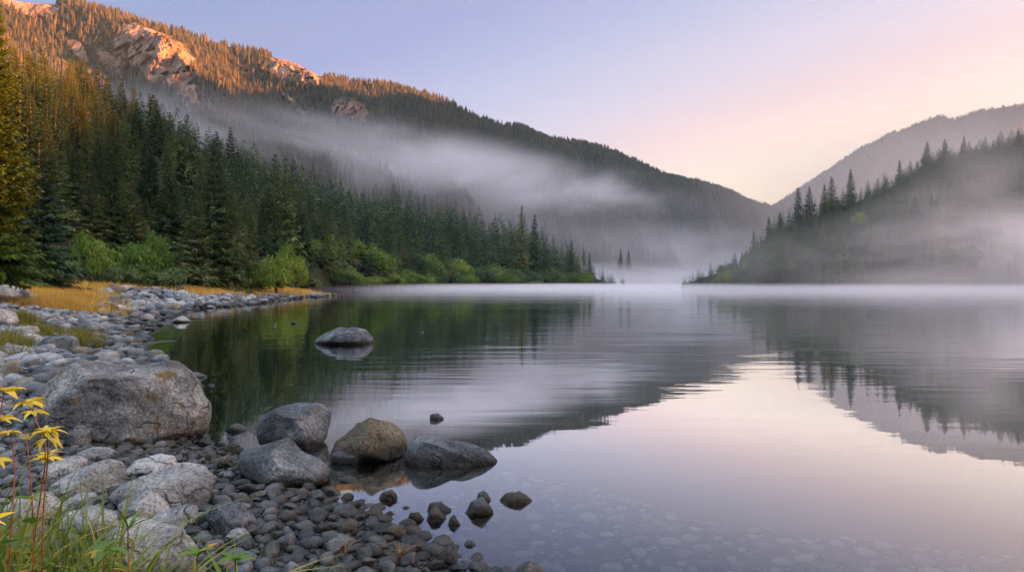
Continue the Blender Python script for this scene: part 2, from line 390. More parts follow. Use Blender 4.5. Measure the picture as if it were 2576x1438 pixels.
hl_keys = [(-900,60,120,38),(-300,150,150,48),(0,262,165,56),(200,290,172,62),(400,385,182,72),(580,450,198,86),(740,508,222,112),(860,555,270,168),(920,565,292,206),(1050,580,325,252),
    (1200,612,370,305),(1310,634,395,345),(1400,662,412,368),(1470,690,428,395),(1530,713,440,412),(1580,722,445,425)]
hill_left = Slope('left_hill', hl_keys, 300, 60, M_HILL, spur=3, spur_len=60, skew=0, detail=3, dfreq=0.05, prof=0.9, seed=41, back=0.8, foot_z=0.4)
hr_keys = [(1715,740,265,215),(1765,712,262,204),(1830,690,262,200),(1900,640,265,200),(1960,580,268,198),(2020,560,272,198),(2100,526,280,197),(2180,500,290,196),(2260,462,300,195),
    (2340,420,312,194),(2450,392,325,193),(2576,362,335,192),(2800,310,350,190),(3200,230,360,185)]
hill_right = Slope('right_hill', hr_keys, 260, 60, M_HILL, spur=4, spur_len=60, skew=0, detail=3, dfreq=0.05, prof=0.85, seed=43, back=0.8, foot_z=-0.3)
hf_keys = [(1250,690,640,520),(1400,668,660,540),(1520,668,680,560),(1600,676,700,590),(1700,690,760,650),(1800,700,830,720),(1950,708,900,800)]
hill_far = Slope('far_shore', hf_keys, 80, 20, M_HILL, spur=0, detail=2, dfreq=0.05, seed=47, back=0.5, foot_z=-0.5)

# ridge on the right, beyond the frame, whose shadow lies over the valley
te = math.tan(R(SUN_EL))
rk = [(1200,-2600,200),(1130,-700,126),(1090,-300,125.5),(1070,-170,8.0+1100*te),(1111,-57,45+1250*te),(1075,190,140+1330*te),(1068,448,205+1450*te),(1250,739,262+1480*te),(1500,1100,360+1600*te),(1900,1500,600)]
rk = np.array(rk); tt = np.linspace(0, 1, 240); ts = np.linspace(0, 1, len(rk))
cx_, cy_, cz_ = (np.interp(tt, ts, rk[:, i]) for i in range(3))
prof = np.linspace(-1, 1, 41); wv = 430.0
off = prof[None, :] * wv
rx = cx_[:, None] + off; ry = cy_[:, None] + 0 * off
rz = cz_[:, None] * (1 - np.abs(prof) ** 1.25)[None, :] - 3
rz = rz + fbm(p3(rx * 0.012, ry * 0.012), 4, 77) * 16 * (np.abs(prof) ** 0.7 * (1 - np.abs(prof)))[None, :] * 2
structure(link('east_ridge', mesh('east_ridge', np.stack([rx, ry, rz], -1).reshape(-1, 3), grid_faces(*rx.shape)[:, ::-1], M_MOUNT, True, {'rock': np.zeros(rx.size)})))

# unseen bare slope added behind the camera to cut fill light from the back
a_ = np.linspace(148, 305, 90) * math.pi / 180; r_ = np.linspace(0, 1, 24)
A2, R2 = np.meshgrid(a_, r_, indexing='ij'); rr2 = 26 + 120 * R2
bx, by = rr2 * np.sin(A2), rr2 * np.cos(A2)
bz = 0.6 + 66 * R2 ** 0.8 * np.clip(np.minimum(A2 - A2.min(), A2.max() - A2) / 0.35, 0.02, 1) + fbm(p3(bx * 0.03, by * 0.03), 4, 66) * 8 * R2
structure(link('rear_fill_blocker', mesh('rear_fill_blocker', np.stack([bx, by, bz], -1).reshape(-1, 3), grid_faces(*bx.shape)[:, ::-1], M_HILL, True, {'rock': np.zeros(bx.size)})))

# ------------------------------------------------------------------ trees
def conifer_crown(rng, H, Rd, nb, ns, bare=0.07, width=0.36, tiers=0, lf=1.0):
    h = bare + (1 - bare) * ((np.arange(nb) + rng.random(nb)) / nb) ** 1.05
    if tiers: h = np.clip((np.floor(h * tiers) + 0.5 + rng.normal(0, 0.16, nb)) / tiers, bare, 0.995)
    clump = 1 + 0.28 * np.sin(h * 23 + rng.random() * 6) * (1 - h) + rng.normal(0, 0.13, nb)
    r = Rd * 1.08 * ((1 - h) ** 0.88) * np.clip(clump, 0.45, 1.5) + 0.012 * H * (1 - h) + 0.008 * H
    az = np.arange(nb) * 2.39996 + rng.normal(0, 0.5, nb)
    slope = -0.5 + 1.15 * h ** 1.3 + rng.normal(0, 0.1, nb)
    s = np.linspace(0.18, 1.0, ns)[None, :] + rng.normal(0, 0.03, (nb, ns))
    rr = r[:, None] * s
    c, sn = np.cos(az)[:, None], np.sin(az)[:, None]
    base = np.stack([rr * c, rr * sn, (h * H)[:, None] + r[:, None] * (slope[:, None] * s + 0.22 * s * s)], -1)
    side = np.where(np.arange(ns) % 2 == 0, 1, -1)[None, :] * rng.uniform(0.35, 0.95, (nb, ns)); side[:, -1] *= 0.15
    L = lf * (r[:, None] * (0.46 - 0.2 * s) + 0.013 * H) * rng.uniform(0.7, 1.3, (nb, ns))
    a2 = az[:, None] + side
    dirv = np.stack([np.cos(a2), np.sin(a2), slope[:, None] * 0.6 + rng.normal(-0.15, 0.2, (nb, ns))], -1)
    dirv /= np.linalg.norm(dirv, axis=-1, keepdims=True)
    up = np.stack([rng.normal(0, 0.35, (nb, ns)), rng.normal(0, 0.35, (nb, ns)), np.ones((nb, ns))], -1)
    wv_ = np.cross(dirv, up); wv_ /= np.linalg.norm(wv_, axis=-1, keepdims=True)
    Wd = (L * width * 0.5)[..., None]; L = L[..., None]
    q = np.stack([base, base + dirv * L * 0.45 + wv_ * Wd, base + dirv * L + np.array([0, 0, -0.06]) * L, base + dirv * L * 0.45 - wv_ * Wd], 2)
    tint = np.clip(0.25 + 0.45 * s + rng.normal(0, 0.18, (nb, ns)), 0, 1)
    return q.reshape(-1, 3), np.repeat(tint.ravel(), 4)

def trunk_mesh(H, r0, mat=None, lean=0.0):
    n, k = 7, 8
    V = []
    for i in range(n):
        t = i / (n - 1)
        for j in range(k):
            a = j / k * 2 * math.pi
            rr = r0 * (1 - t) ** 0.8 + 0.004 * H
            V.append((rr * math.cos(a) + lean * t * t, rr * math.sin(a), H * t * 0.97 - 0.02 * H))
    Fc = [(i * k + j, i * k + (j + 1) % k, (i + 1) * k + (j + 1) % k, (i + 1) * k + j) for i in range(n - 1) for j in range(k)]
    return mesh('trunk', V, Fc, mat or M_BARK)

def quads(n4): return np.arange(n4).reshape(-1, 4)

rng = np.random.default_rng(7)
VAR = []      # unit-height conifer variants: trunk and crown meshes
for i in range(8):
    wide = [0.17, 0.2, 0.15, 0.22, 0.18, 0.13, 0.25, 0.16][i]
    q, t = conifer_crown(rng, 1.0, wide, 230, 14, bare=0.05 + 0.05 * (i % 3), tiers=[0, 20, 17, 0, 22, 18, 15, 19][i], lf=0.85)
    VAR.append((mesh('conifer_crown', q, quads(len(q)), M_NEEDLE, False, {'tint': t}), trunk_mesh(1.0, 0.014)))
NEARV = []    # finer sprays for the trees close to the beach
for i in range(4):
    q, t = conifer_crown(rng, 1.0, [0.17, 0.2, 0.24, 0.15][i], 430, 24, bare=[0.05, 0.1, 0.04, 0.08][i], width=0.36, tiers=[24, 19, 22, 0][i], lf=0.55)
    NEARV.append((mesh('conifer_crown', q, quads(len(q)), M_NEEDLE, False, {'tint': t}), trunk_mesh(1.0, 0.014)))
VARL = []
for i in range(3):
    q, t = conifer_crown(rng, 1.0, [0.22, 0.19, 0.25][i], 360, 22, bare=0.08, tiers=[20, 0, 17][i], lf=0.6)
    VARL.append((mesh('pale_conifer_crown', q, quads(len(q)), M_NEEDLE_LIGHT, False, {'tint': t}), trunk_mesh(1.0, 0.013)))
LOD = []
for i in range(6):
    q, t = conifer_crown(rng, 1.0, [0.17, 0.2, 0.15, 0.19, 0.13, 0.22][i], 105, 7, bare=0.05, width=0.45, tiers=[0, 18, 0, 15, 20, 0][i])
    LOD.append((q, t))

def put_tree(var, p, H, name, label, cat, group=None, rot=None, wide=1.0, r=None):
    o = bpy.data.objects.new(name, None); COL.objects.link(o)
    o.empty_display_size = 0.3
    o.location = [float(q) for q in p]; o.scale = (H * wide, H * wide, H)
    r = r or rng
    o.rotation_euler = (r.normal(0, 0.012), r.normal(0, 0.012), float(r.random() * 6.28 if rot is None else rot))
    link('crown', var[0], o); link('trunk', var[1], o)
    return tag(o, label, cat, group)

def merge_trees(pts, Hs, lods, rr, wide=(0.85, 1.2), tvar=0.35):
    Vs, Ts = [], []
    for p, H in zip(pts, Hs):
        q, t = lods[rr.integers(len(lods))]
        a = rr.random() * 6.283; c, s = math.cos(a), math.sin(a); w = rr.uniform(*wide)
        x = (q[:, 0] * c - q[:, 1] * s) * H * w + p[0]; y = (q[:, 0] * s + q[:, 1] * c) * H * w + p[1]; z = q[:, 2] * H + p[2] - 0.02 * H
        Vs.append(np.stack([x, y, z], -1)); Ts.append(np.clip(t * 0.55 + rr.random() * 0.75 - 0.15, 0, 1))
    return np.concatenate(Vs).astype(np.float32), np.concatenate(Ts)

def px_of(p): return CX + p[..., 0] / p[..., 1] * F0

def thin(pts, spacing):
    keep = []; cell = {}
    for i, p in enumerate(pts):
        sp = spacing(p); k = (int(p[0] // 4), int(p[1] // 4)); ok = True
        for a in range(-2, 3):
            for b in range(-2, 3):
                for j in cell.get((k[0] + a, k[1] + b), ()):
                    if (pts[j][0] - p[0]) ** 2 + (pts[j][1] - p[1]) ** 2 < sp * sp: ok = False; break
                if not ok: break
            if not ok: break
        if ok: keep.append(i); cell.setdefault(k, []).append(i)
    return pts[keep]

def ground_or_hill(sl, x, y):
    """height of a slope under a point (nearest grid vertex), or of the beach"""
    V = sl.V; d2 = (V[..., 0] - x) ** 2 + (V[..., 1] - y) ** 2
    i = np.unravel_index(np.argmin(d2), d2.shape)
    g = float(ground_h(np.array([x]), np.array([y]))[0])
    return max(g, V[i][2] if d2[i] < 40 else g)

def hero(sl, X, Ytop, d, var, label, name='conifer_tree', wide=1.0, rot=None, group=None, cat='conifer'):
    x = (X - CX) / F0 * d; zt = CAM_H - (Ytop - YH) / F0 * d
    zb = ground_or_hill(sl, x, d) - 0.1
    return put_tree(var, (x, d, zb), zt - zb, name, label, cat, group, rot, wide)

# the golden spruce at the left edge
gr = np.random.default_rng(99)
q, t = conifer_crown(gr, 1.0, 0.15, 900, 48, bare=0.14, width=0.32, tiers=28, lf=0.4)
gold = (mesh('golden_crown', q, quads(len(q)), M_NEEDLE_GOLD, False, {'tint': t}), trunk_mesh(1.0, 0.016))
hero(hill_left, -16, -10, 30, gold, 'tall golden sunlit conifer cut off by the left edge of the photo', wide=0.8)
G = 'conifers on the left hillside'
HL = [(95,330,46,6,'broad dark conifer directly right of the golden conifer at the left edge',0.82,0), (285,362,76,3,'broad pointed conifer rising alone above the bright green bushes',1.0,0), (368,350,88,6,'bushy wide conifer standing behind the round yellow-green bush',0.9,0),
      (155,243,104,1,'slim conifer whose tip rises above the broad dark conifer at left',1.0,0), (196,143,150,3,'conifer with orange sunlit top highest on the left hillside',0.9,0), (176,150,146,0,'second orange-topped conifer beside the highest one on the left hillside',0.9,0),
      (465,290,120,3,'wide-crowned conifer in the middle of the left hillside with mist behind',0.9,0), (541,378,74,1,'tallest slender conifer at the edge of the beach grass',1.0,0),
      (580,320,172,7,'lone conifer tip standing out against the mist bank above the slope',0.9,0), (398,250,158,0,'conifer with golden sunlit tip high on the left hillside',0.9,0),
      (685,388,128,1,'left one of the twin dark conifers before the white mist',0.78,0), (720,398,126,7,'right one of the twin dark conifers before the white mist',0.8,0),
      (1310,518,352,0,'tallest conifer near the end of the wooded point',0.75,0), (1343,540,358,2,'second tallest conifer near the end of the wooded point',0.75,0),
      (1469,622,400,2,'left one of the two small conifers at the tip of the wooded point',0.75,0), (1483,634,402,5,'right one of the two small conifers at the tip of the wooded point',0.8,0),
      (1437,604,398,4,'rounded conifer just before the pair at the tip of the wooded point',1.0,0)]
for X, Y, d, vi, lab, w, _ in HL: hero(hill_left, X, Y, d, NEARV[2 if vi == 6 else vi % 4] if d < 100 else VAR[vi], lab, wide=w)
for X, Y, d, vi, lab, w in [(492,468,70,0,'pale olive conifer with bare lower trunk beside the tallest beach conifer',0.85), (630,520,78,1,'pale conifer at the right end of the near trees',0.8), (577,455,74,2,'pale green conifer between two darker ones above the grass strip',0.6), (1005,570,250,2,'light green pointed conifer in front of the dark wood across the bay',0.9)]:
    hero(hill_left, X, Y, d, VARL[vi], lab, wide=w)
for X, Y, d, lab in [(1561,626,620,'left one of the two faint conifers in the valley mist'), (1580,628,622,'right one of the two faint conifers in the valley mist')]:
    hero(hill_far, X, Y, d, VAR[0], lab, wide=0.85)
HR = [(2010,472,268,0,'black conifer first of the ridge row on the right slope'), (2036,470,270,1,'ragged conifer next to the first of the right ridge row'), (2074,462,274,4,'narrow conifer third in the right ridge row'), (2093,445,276,3,'full conifer fourth in the right ridge row'),
      (2141,426,284,0,'lone tall conifer in the middle of the right ridge'), (2263,402,298,2,'conifer standing alone past the gap in the right ridge'), (2333,357,310,3,'larger conifer of the pair high on the right ridge'), (2376,350,314,6,'wide conifer high on the right ridge'), (2424,342,322,2,'thin conifer high on the right ridge near the edge'),
      (1962,532,266,6,'wide conifer low on the right ridge'), (1935,545,264,1,'conifer below the wide one on the right ridge'), (1895,580,262,2,'slim conifer low down the right ridge towards the lake')]
for X, Y, d, vi, lab in HR: hero(hill_right, X, Y, d, VAR[vi], lab, wide=0.95)

# the rest of the woods: the largest as individuals, the others as one mass
r2 = np.random.default_rng(12)
pl = hill_left.scatter(6500, r2, 0.07, 1.06, -250, 1580, power=0.75)
pl = thin(pl, lambda p: 2.3 + 0.007 * p[1])
Hl = (7.5 + 0.026 * pl[:, 1]) * r2.uniform(0.62, 1.12, len(pl)) * np.where(px_of(pl) > 1400, np.interp(px_of(pl), [1400, 1500, 1580], [1, 0.6, 0.25]), 1)
Hl *= np.interp(px_of(pl), [-200, 250, 700, 850, 1350, 1450], [1.25, 1.1, 1.0, 1.22, 1.18, 1.0])
pr_ = hill_right.scatter(6000, r2, 0.0, 1.06, 1700, 2700, power=0.8)
pr_ = thin(pr_, lambda p: 2.7)
Hr = 8.5 * r2.uniform(0.55, 1.1, len(pr_)) * np.interp(px_of(pr_), [1700, 1800, 1950], [0.35, 0.6, 1])
szl = Hl / pl[:, 1]; szr = Hr / pr_[:, 1]
il = np.argsort(-szl)[:205]; ir = np.argsort(-szr)[:55]
for i in il:
    pale = r2.random() < 0.16
    var = VARL[r2.integers(3)] if pale else (NEARV[r2.integers(4)] if pl[i][1] < 95 else VAR[r2.integers(8)])
    lab = 'paler olive green conifer among the dark trees on the left hillside' if pale else 'dark green conifer in the dense wood on the left hillside'
    put_tree(var, pl[i] - np.array([0, 0, 0.15]), Hl[i], 'conifer_tree', lab, 'conifer', 'pale conifers on the left hillside' if pale else G, wide=r2.uniform(0.8, 1.2), r=r2)
for i in ir:
    put_tree(VAR[r2.integers(8)], pr_[i] - np.array([0, 0, 0.15]), Hr[i], 'conifer_tree', 'misty dark conifer on the slope across the lake at right', 'conifer', 'conifers on the right-hand slope', wide=r2.uniform(0.85, 1.25), r=r2)
rest_l = np.setdiff1d(np.arange(len(pl)), il); rest_r = np.setdiff1d(np.arange(len(pr_)), ir)
r2b = np.random.default_rng(3)
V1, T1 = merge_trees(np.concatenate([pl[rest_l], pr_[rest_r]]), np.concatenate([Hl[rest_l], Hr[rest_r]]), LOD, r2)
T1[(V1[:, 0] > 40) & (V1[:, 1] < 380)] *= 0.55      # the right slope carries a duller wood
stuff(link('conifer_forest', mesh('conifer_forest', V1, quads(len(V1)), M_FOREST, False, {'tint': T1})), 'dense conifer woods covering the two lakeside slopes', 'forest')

FAR = []
for i in range(5):
    n = 6; Vq = []
    for tier in range(4):
        z0 = 0.05 + tier * 0.22; z1 = min(1.0, z0 + 0.4); rad_ = (0.22 - 0.048 * tier) * [1, 1.2, 0.85, 1.1, 0.95][i]
        a0 = r2.random() * 6
        for j in range(n):
            a = a0 + j / n * 6.283; b = a0 + (j + 1) / n * 6.283; m_ = (a + b) / 2; jr = r2.uniform(0.75, 1.2)
            Vq += [(0, 0, z1), (rad_ * 0.7 * math.cos(a), rad_ * 0.7 * math.sin(a), z0 + 0.05), (rad_ * jr * math.cos(m_), rad_ * jr * math.sin(m_), z0 - 0.03), (rad_ * 0.7 * math.cos(b), rad_ * 0.7 * math.sin(b), z0 + 0.05)]
    FAR.append((np.array(Vq), np.tile([0.4, 0.5, 0.6, 0.5], len(Vq) // 4)))
pm = mount_left.scatter(34000, r2, 0.12, 1.03, -150, 2100, power=0.8)
pm2 = mount_left.scatter(2600, r2, 0.96, 1.03, -150, 2100, power=0.8)
pm = np.concatenate([pm, pm2])
Hm = (6.8 + 0.0018 * pm[:, 1]) * r2.uniform(0.5, 1.35, len(pm)) * (1 + 0.35 * fbm(pm * 0.012, 3, 71))
V2, T2 = merge_trees(pm, Hm, FAR, r2)
stuff(link('mountain_forest', mesh('mountain_forest', V2, quads(len(V2)), M_FARWOOD, False, {'tint': T2})), 'far conifer wood covering the long left mountain', 'forest')
pf = np.concatenate([mount_right.scatter(1800, r2, 0.97, 1.03, 1850, 2650), mount_right.scatter(2500, r2, 0.3, 1.0, 1850, 2650)])
V3, T3 = merge_trees(pf, 9.5 * r2.uniform(0.6, 1.2, len(pf)), FAR[:2], r2)
stuff(link('ridge_forest', mesh('ridge_forest', V3, quads(len(V3)), M_FARWOOD, False, {'tint': T3})), 'hazy conifer wood along the crest of the far right mountain', 'forest')

# ------------------------------------------------------------------ bushes and broadleaf trees
def bush_crown(rr, n, size=0.06, lobes=14, flat=0.8):
    c = rr.normal(0, 1, (lobes, 3)); c /= np.linalg.norm(c, axis=1)[:, None]; c *= rr.uniform(0.25, 0.72, (lobes, 1)); c[:, 2] = np.abs(c[:, 2]) * 1.1 - 0.12
    lr = rr.uniform(0.2, 0.42, lobes)
    k = rr.integers(lobes, size=n)
    d = rr.normal(0, 1, (n, 3)); d /= np.linalg.norm(d, axis=1)[:, None]
    p = c[k] + d * (lr[k] * rr.uniform(0.55, 1.1, n))[:, None]
    p[:, 2] = p[:, 2] * 0.55 + 0.42
    nrm = d + np.array([0, 0, 0.5]) + rr.normal(0, 0.5, (n, 3)); nrm /= np.linalg.norm(nrm, axis=1)[:, None]
    a = np.cross(nrm, rr.normal(0, 1, (n, 3))); a /= np.linalg.norm(a, axis=1)[:, None]; b = np.cross(nrm, a)
    s = (size * rr.uniform(0.6, 1.3, n))[:, None]
    q = np.stack([p - a * s, p + b * s * 0.5, p + a * s, p - b * s * 0.5], 1)
    return q.reshape(-1, 3), np.repeat(np.clip(0.5 + rr.normal(0, 0.2, n) + 0.25 * rr.random(lobes)[k], 0, 1), 4)

def stems_mesh(rr, n=7):
    Vs, Fs = [], []
    for i in range(n):
        a = rr.random() * 6.28; L = rr.uniform(0.45, 0.8); lean = rr.uniform(0.15, 0.5)
        for j in range(5):
            t = j / 4; rr_ = 0.022 * (1 - 0.8 * t)
            cx, cy, cz = lean * t * t * math.cos(a) + 0.03 * math.cos(a), lean * t * t * math.sin(a) + 0.03 * math.sin(a), L * t - 0.05
            for k in range(5): Vs.append((cx + rr_ * math.cos(k * 1.2566), cy + rr_ * math.sin(k * 1.2566), cz))
        o = i * 25
        Fs += [(o + j * 5 + k, o + j * 5 + (k + 1) % 5, o + (j + 1) * 5 + (k + 1) % 5, o + (j + 1) * 5 + k) for j in range(4) for k in range(5)]
    return mesh('stems', Vs, Fs, M_BARK)

r3 = np.random.default_rng(5)
BV = []
for i in range(5):
    q, t = bush_crown(r3, 4200, 0.05, 16 + 2 * i)
    BV.append([mesh('bush_leaves', q, quads(len(q)), mm, False, {'tint': t}) for mm in (M_BUSH, M_BUSH_DARK)] + [stems_mesh(r3)])

def bush(X, Ytop, d, wpx, kind, name, label, group=None, cat='bush', vi=None, sink=0.0):
    x = (X - CX) / F0 * d; zt = CAM_H - (Ytop - YH) / F0 * d; zb = ground_or_hill(hill_left, x, d) - 0.15 - sink
    v = BV[r3.integers(5) if vi is None else vi]; H = max(0.8, zt - zb); W = wpx / F0 * d / 1.7
    o = bpy.data.objects.new(name, None); COL.objects.link(o); o.location = (x, d, zb); o.scale = (W, W, H); o.rotation_euler = (0, 0, r3.random() * 6.28)
    link('leaves', v[kind], o); link('stems', v[2], o)
    return tag(o, label, cat, group)

BH = [(335,592,66,120,0,'round bright yellow-green bush at the foot of the left wood'), (238,588,64,110,0,'tall green bush left of the round yellow-green one'), (396,575,76,80,0,'dark green bush behind the round yellow-green one'), (210,560,60,80,0,'green bush behind the beach grass under the broad dark conifer'),
      (160,640,55,90,1,'low olive bush above the golden grass'), (50,640,50,110,1,'low dull bush above the golden grass near the left edge'), (8,655,40,70,0,'pale green shrub at the left edge over the golden grass'), (420,660,66,130,1,'low wide olive bush behind the grey stones'), (300,655,62,90,1,'low brownish bush below the bright green ones'),
      (505,665,72,100,1,'low dark bush under the pale olive conifer'), (695,622,82,95,0,'bright green bush at the right end of the near trees'), (650,650,78,70,0,'small green bush beside the bright one at the end of the near trees'), (745,630,100,60,0,'slim green bush before the bay'),
      (590,680,76,80,1,'low dull bush above the grass strip'), (720,600,110,60,0,'light green young tree left of the bay')]
for X, Y, d, w, kd, lab in BH: bush(X, Y, d, w, kd, 'bush', lab)
GB = 'light green broadleaf trees along the far bay'
for X, Y, d, w, kd in [(765,600,140,70,0),(805,585,158,75,0),(838,600,180,60,0),(872,596,196,80,0),(915,608,214,80,0),(955,618,226,60,0),(985,640,240,60,1),(1040,632,254,60,1),(1075,640,264,70,0),(1120,655,280,60,1),(1160,650,292,60,0),(1200,665,302,70,1),(1245,670,318,60,0),(1290,676,332,60,1),(1340,680,348,60,1),(1390,680,362,60,1),(1430,685,378,50,1)]:
    bush(X, Y - 8, d, w * 1.3, kd, 'broadleaf_tree', 'light green broadleaf tree at the water line of the far wooded bay', GB, 'tree')
GU = 'low bushes under the left wood'
for i in range(46):
    X = r3.uniform(-30, 1480); d = np.interp(X, [0, 200, 400, 580, 740, 860, 920, 1050, 1200, 1400, 1530], [54, 60, 68, 80, 104, 158, 196, 242, 292, 356, 402]) + r3.uniform(1, 10)
    bush(X, 714 - r3.uniform(15, 55) * (1 if X < 700 else 0.8), d, r3.uniform(45, 85), int(r3.random() < 0.6), 'bush', 'low green bush in the undergrowth at the foot of the left wood', GU)
GR = 'pale broadleaf trees in the mist at right'
for i in range(34):
    X = r3.uniform(1800, 2620); d = r3.uniform(201, 250); x = (X - CX) / F0 * d
    zb = ground_or_hill(hill_right, x, d) - 0.2; H = r3.uniform(4, 9); W = H * 0.55
    v = BV[r3.integers(5)]; o = bpy.data.objects.new('broadleaf_tree', None); COL.objects.link(o)
    o.location = (x, d, zb); o.scale = (W, W, H); o.rotation_euler = (0, 0, r3.random() * 6.28)
    link('leaves', v[int(r3.random() < 0.85)], o); link('stems', v[2], o)
    tag(o, 'rounded broadleaf tree half hidden in mist on the right slope', 'tree', GR)

# ------------------------------------------------------------------ boulders and stones
def cut(V, planes, soft=0.06):
    for nx, ny, nz, d in planes:
        n = np.array([nx, ny, nz], float); n /= np.linalg.norm(n)
        e = V @ n - d
        V = V - np.where(e > 0, e * (1 - soft), 0)[:, None] * n
    return V

def rand_planes(rr, n, lo=0.68, hi=0.95):
    out = []
    for _ in range(n):
        v = rr.normal(0, 1, 3); v /= np.linalg.norm(v); out.append((*v, rr.uniform(lo, hi)))
    return out

def outline_rock(poly, depth_ratio, planes, rr, sub=5, rough=0.035, power=0.85, yc=None):
    """rock whose front outline follows poly (x, z in metres about its centre) with its own depth"""
    V, Fc = ico(sub); V = V.copy()
    P_ = np.array(poly, float); th = np.arctan2(P_[:, 1], P_[:, 0])
    # polar radius of the outline
    T = np.linspace(-math.pi, math.pi, 361); rad_ = np.zeros(361)
    A = P_; B = np.roll(P_, -1, 0)
    for i, t in enumerate(T):
        d = np.array([math.cos(t), math.sin(t)]); best = 0
        for a, b in zip(A, B):
            e = b - a; den = d[0] * e[1] - d[1] * e[0]
            if abs(den) < 1e-9: continue
            s = (a[0] * e[1] - a[1] * e[0]) / den; u = (a[0] * d[1] - a[1] * d[0]) / den
            if s > 0 and -1e-6 <= u <= 1 + 1e-6: best = max(best, s)
        rad_[i] = best
    rad_ = np.convolve(np.concatenate([rad_[-5:-1], rad_, rad_[1:5]]), np.ones(9) / 9, 'valid')
    V = cut(V, planes + rand_planes(rr, 7))
    n1 = fbm(V * 1.7 + rr.random(3) * 50, 3, 3) * rough * 3; n2 = fbm(V * 5 + rr.random(3) * 50, 4, 4) * rough
    n3 = -np.abs(fbm(V * 3.2 + rr.random(3) * 50, 3, 8)) * rough * 1.6
    V = V * (1 + n1 + n2 + n3)[:, None]
    rho = np.hypot(V[:, 0], V[:, 2]); t = np.arctan2(V[:, 2], V[:, 0])
    rr_ = np.interp(t, T, rad_) * np.clip(rho, 0, 1.2) ** power
    W = (P_[:, 0].max() - P_[:, 0].min()) / 2
    return np.stack([rr_ * np.cos(t), V[:, 1] * W * depth_ratio, rr_ * np.sin(t)], -1), Fc

def hero_rock(pts, mat, label, name='boulder', dr=0.75, planes=(), sub=5, seed=1, rough=0.035, sink=0.25, on=None, group=None, cat='boulder', tilt=0.0):
    pts = np.array(pts, float); rr = np.random.default_rng(seed)
    Yb = pts[:, 1].max() - 2; Xc = (pts[:, 0].max() + pts[:, 0].min()) / 2
    b = hit(Xc, Yb)
    if on is not None: b = P(Xc, Yb, on)
    W = (pts[:, 0].max() - pts[:, 0].min()) / 2 / F0 * b[1]
    d = b[1] + W * dr * 0.6
    c = np.array([P(x, y, d) for x, y in pts]); ctr = np.array([(c[:, 0].max() + c[:, 0].min()) / 2, d, (c[:, 2].max() + c[:, 2].min()) / 2])
    q = np.stack([c[:, 0] - ctr[0], c[:, 2] - ctr[2]], -1)
    hz = q[:, 1].max()
    q[:, 1] = np.where(q[:, 1] < 0, q[:, 1] * (1 + sink), q[:, 1])
    V, Fc = outline_rock(q, dr, list(planes), rr, sub, rough)
    o = link(name, mesh(name, V, Fc, mat), loc=ctr)
    tag(o, label, cat, group); return o, ctr, W

HEROES = []
def hb(*a, **k):
    o, c, W = hero_rock(*a, **k); HEROES.append((c[0], c[1], W)); return o
hb([(95,985),(130,945),(175,925),(215,908),(300,903),(390,906),(428,914),(458,940),(482,985),(506,1020),(514,1050),(500,1080),(460,1100),(400,1112),(300,1110),(200,1098),(140,1075),(105,1040)], M_BOULDER,
   'huge lichen-spotted grey boulder with a flat top at the water edge', dr=0.7, planes=[(0,-.1,1,.66),(.75,-.6,.25,.8),(-.6,-.7,.3,.78),(0,-1,.12,.78)], seed=3, rough=0.045, sub=6)
hb([(650,1085),(660,1050),(690,1028),(740,1013),(800,1018),(830,1040),(843,1070),(842,1110),(800,1130),(720,1122),(660,1108)], M_ROCK,
   'rounded blue-grey boulder with a lit right face standing in the water', dr=0.85, planes=[(.85,-.55,.1,.6),(-.3,-.95,-.05,.62),(.05,-.35,.95,.72)], seed=5)
hb([(585,1150),(600,1135),(650,1122),(715,1102),(750,1125),(800,1165),(836,1195),(800,1212),(720,1226),(670,1222),(630,1200),(600,1178)], M_ROCK,
   'angular grey boulder with a sloping right side at the pebble edge', dr=0.85, planes=[(.5,-.5,.7,.55),(-.35,-.9,.2,.6),(-.7,-.3,.6,.7),(.2,-.95,-.2,.72)], seed=8)
hb([(828,1145),(845,1110),(890,1065),(935,1047),(980,1062),(1010,1085),(1027,1115),(1022,1145),(960,1157),(890,1160),(850,1155)], M_BROWN,
   'brown domed boulder in the middle of the row standing in the water', dr=0.75, planes=[(-.6,-.55,.6,.6),(.65,-.6,.4,.66)], seed=11)
hb([(1015,1152),(1030,1110),(1048,1092),(1100,1100),(1180,1115),(1230,1138),(1257,1158),(1180,1168),(1080,1172),(1030,1170)], M_ROCK,
   'dark wedge-shaped boulder pointing right at the end of the row in the water', dr=0.5, planes=[(.1,-.6,.8,.6),(0,-1,.1,.7)], seed=13)
hb([(828,1155),(835,1138),(870,1134),(905,1140),(913,1155),(905,1168),(850,1168)], M_ROCK, 'small dark block-shaped rock in front of the brown domed boulder', dr=0.6, seed=14, sub=4, name='rock', cat='rock')
hb([(785,857),(810,838),(850,824),(890,820),(920,830),(943,852),(935,865),(860,868),(800,866)], M_ROCK, 'low dark boulder alone out in the calm lake', dr=0.6, planes=[(.1,-.5,.85,.66)], seed=15)
hb([(290,1237),(310,1215),(370,1190),(440,1165),(500,1180),(545,1215),(547,1255),(525,1287),(490,1277),(440,1270),(380,1255),(320,1250)], M_PALE,
   'pale craggy boulder lowest on the beach behind the grass blades', dr=0.8, planes=[(.1,-.6,.8,.6),(.5,-.85,0,.62)], seed=17, rough=0.06)
hb([(135,1212),(200,1175),(260,1158),(300,1163),(313,1195),(305,1230),(260,1247),(200,1250),(150,1242)], M_PALE, 'smooth slanted grey boulder left of the pale craggy one', dr=0.8, planes=[(-.4,-.6,.7,.55),(.8,-.5,.2,.66)], seed=19)
hb([(320,1182),(345,1155),(390,1143),(430,1150),(452,1172),(430,1197),(360,1202)], M_PALE, 'rounded grey boulder behind the pale craggy one', dr=0.8, planes=[(0,-.4,.9,.66)], seed=21)
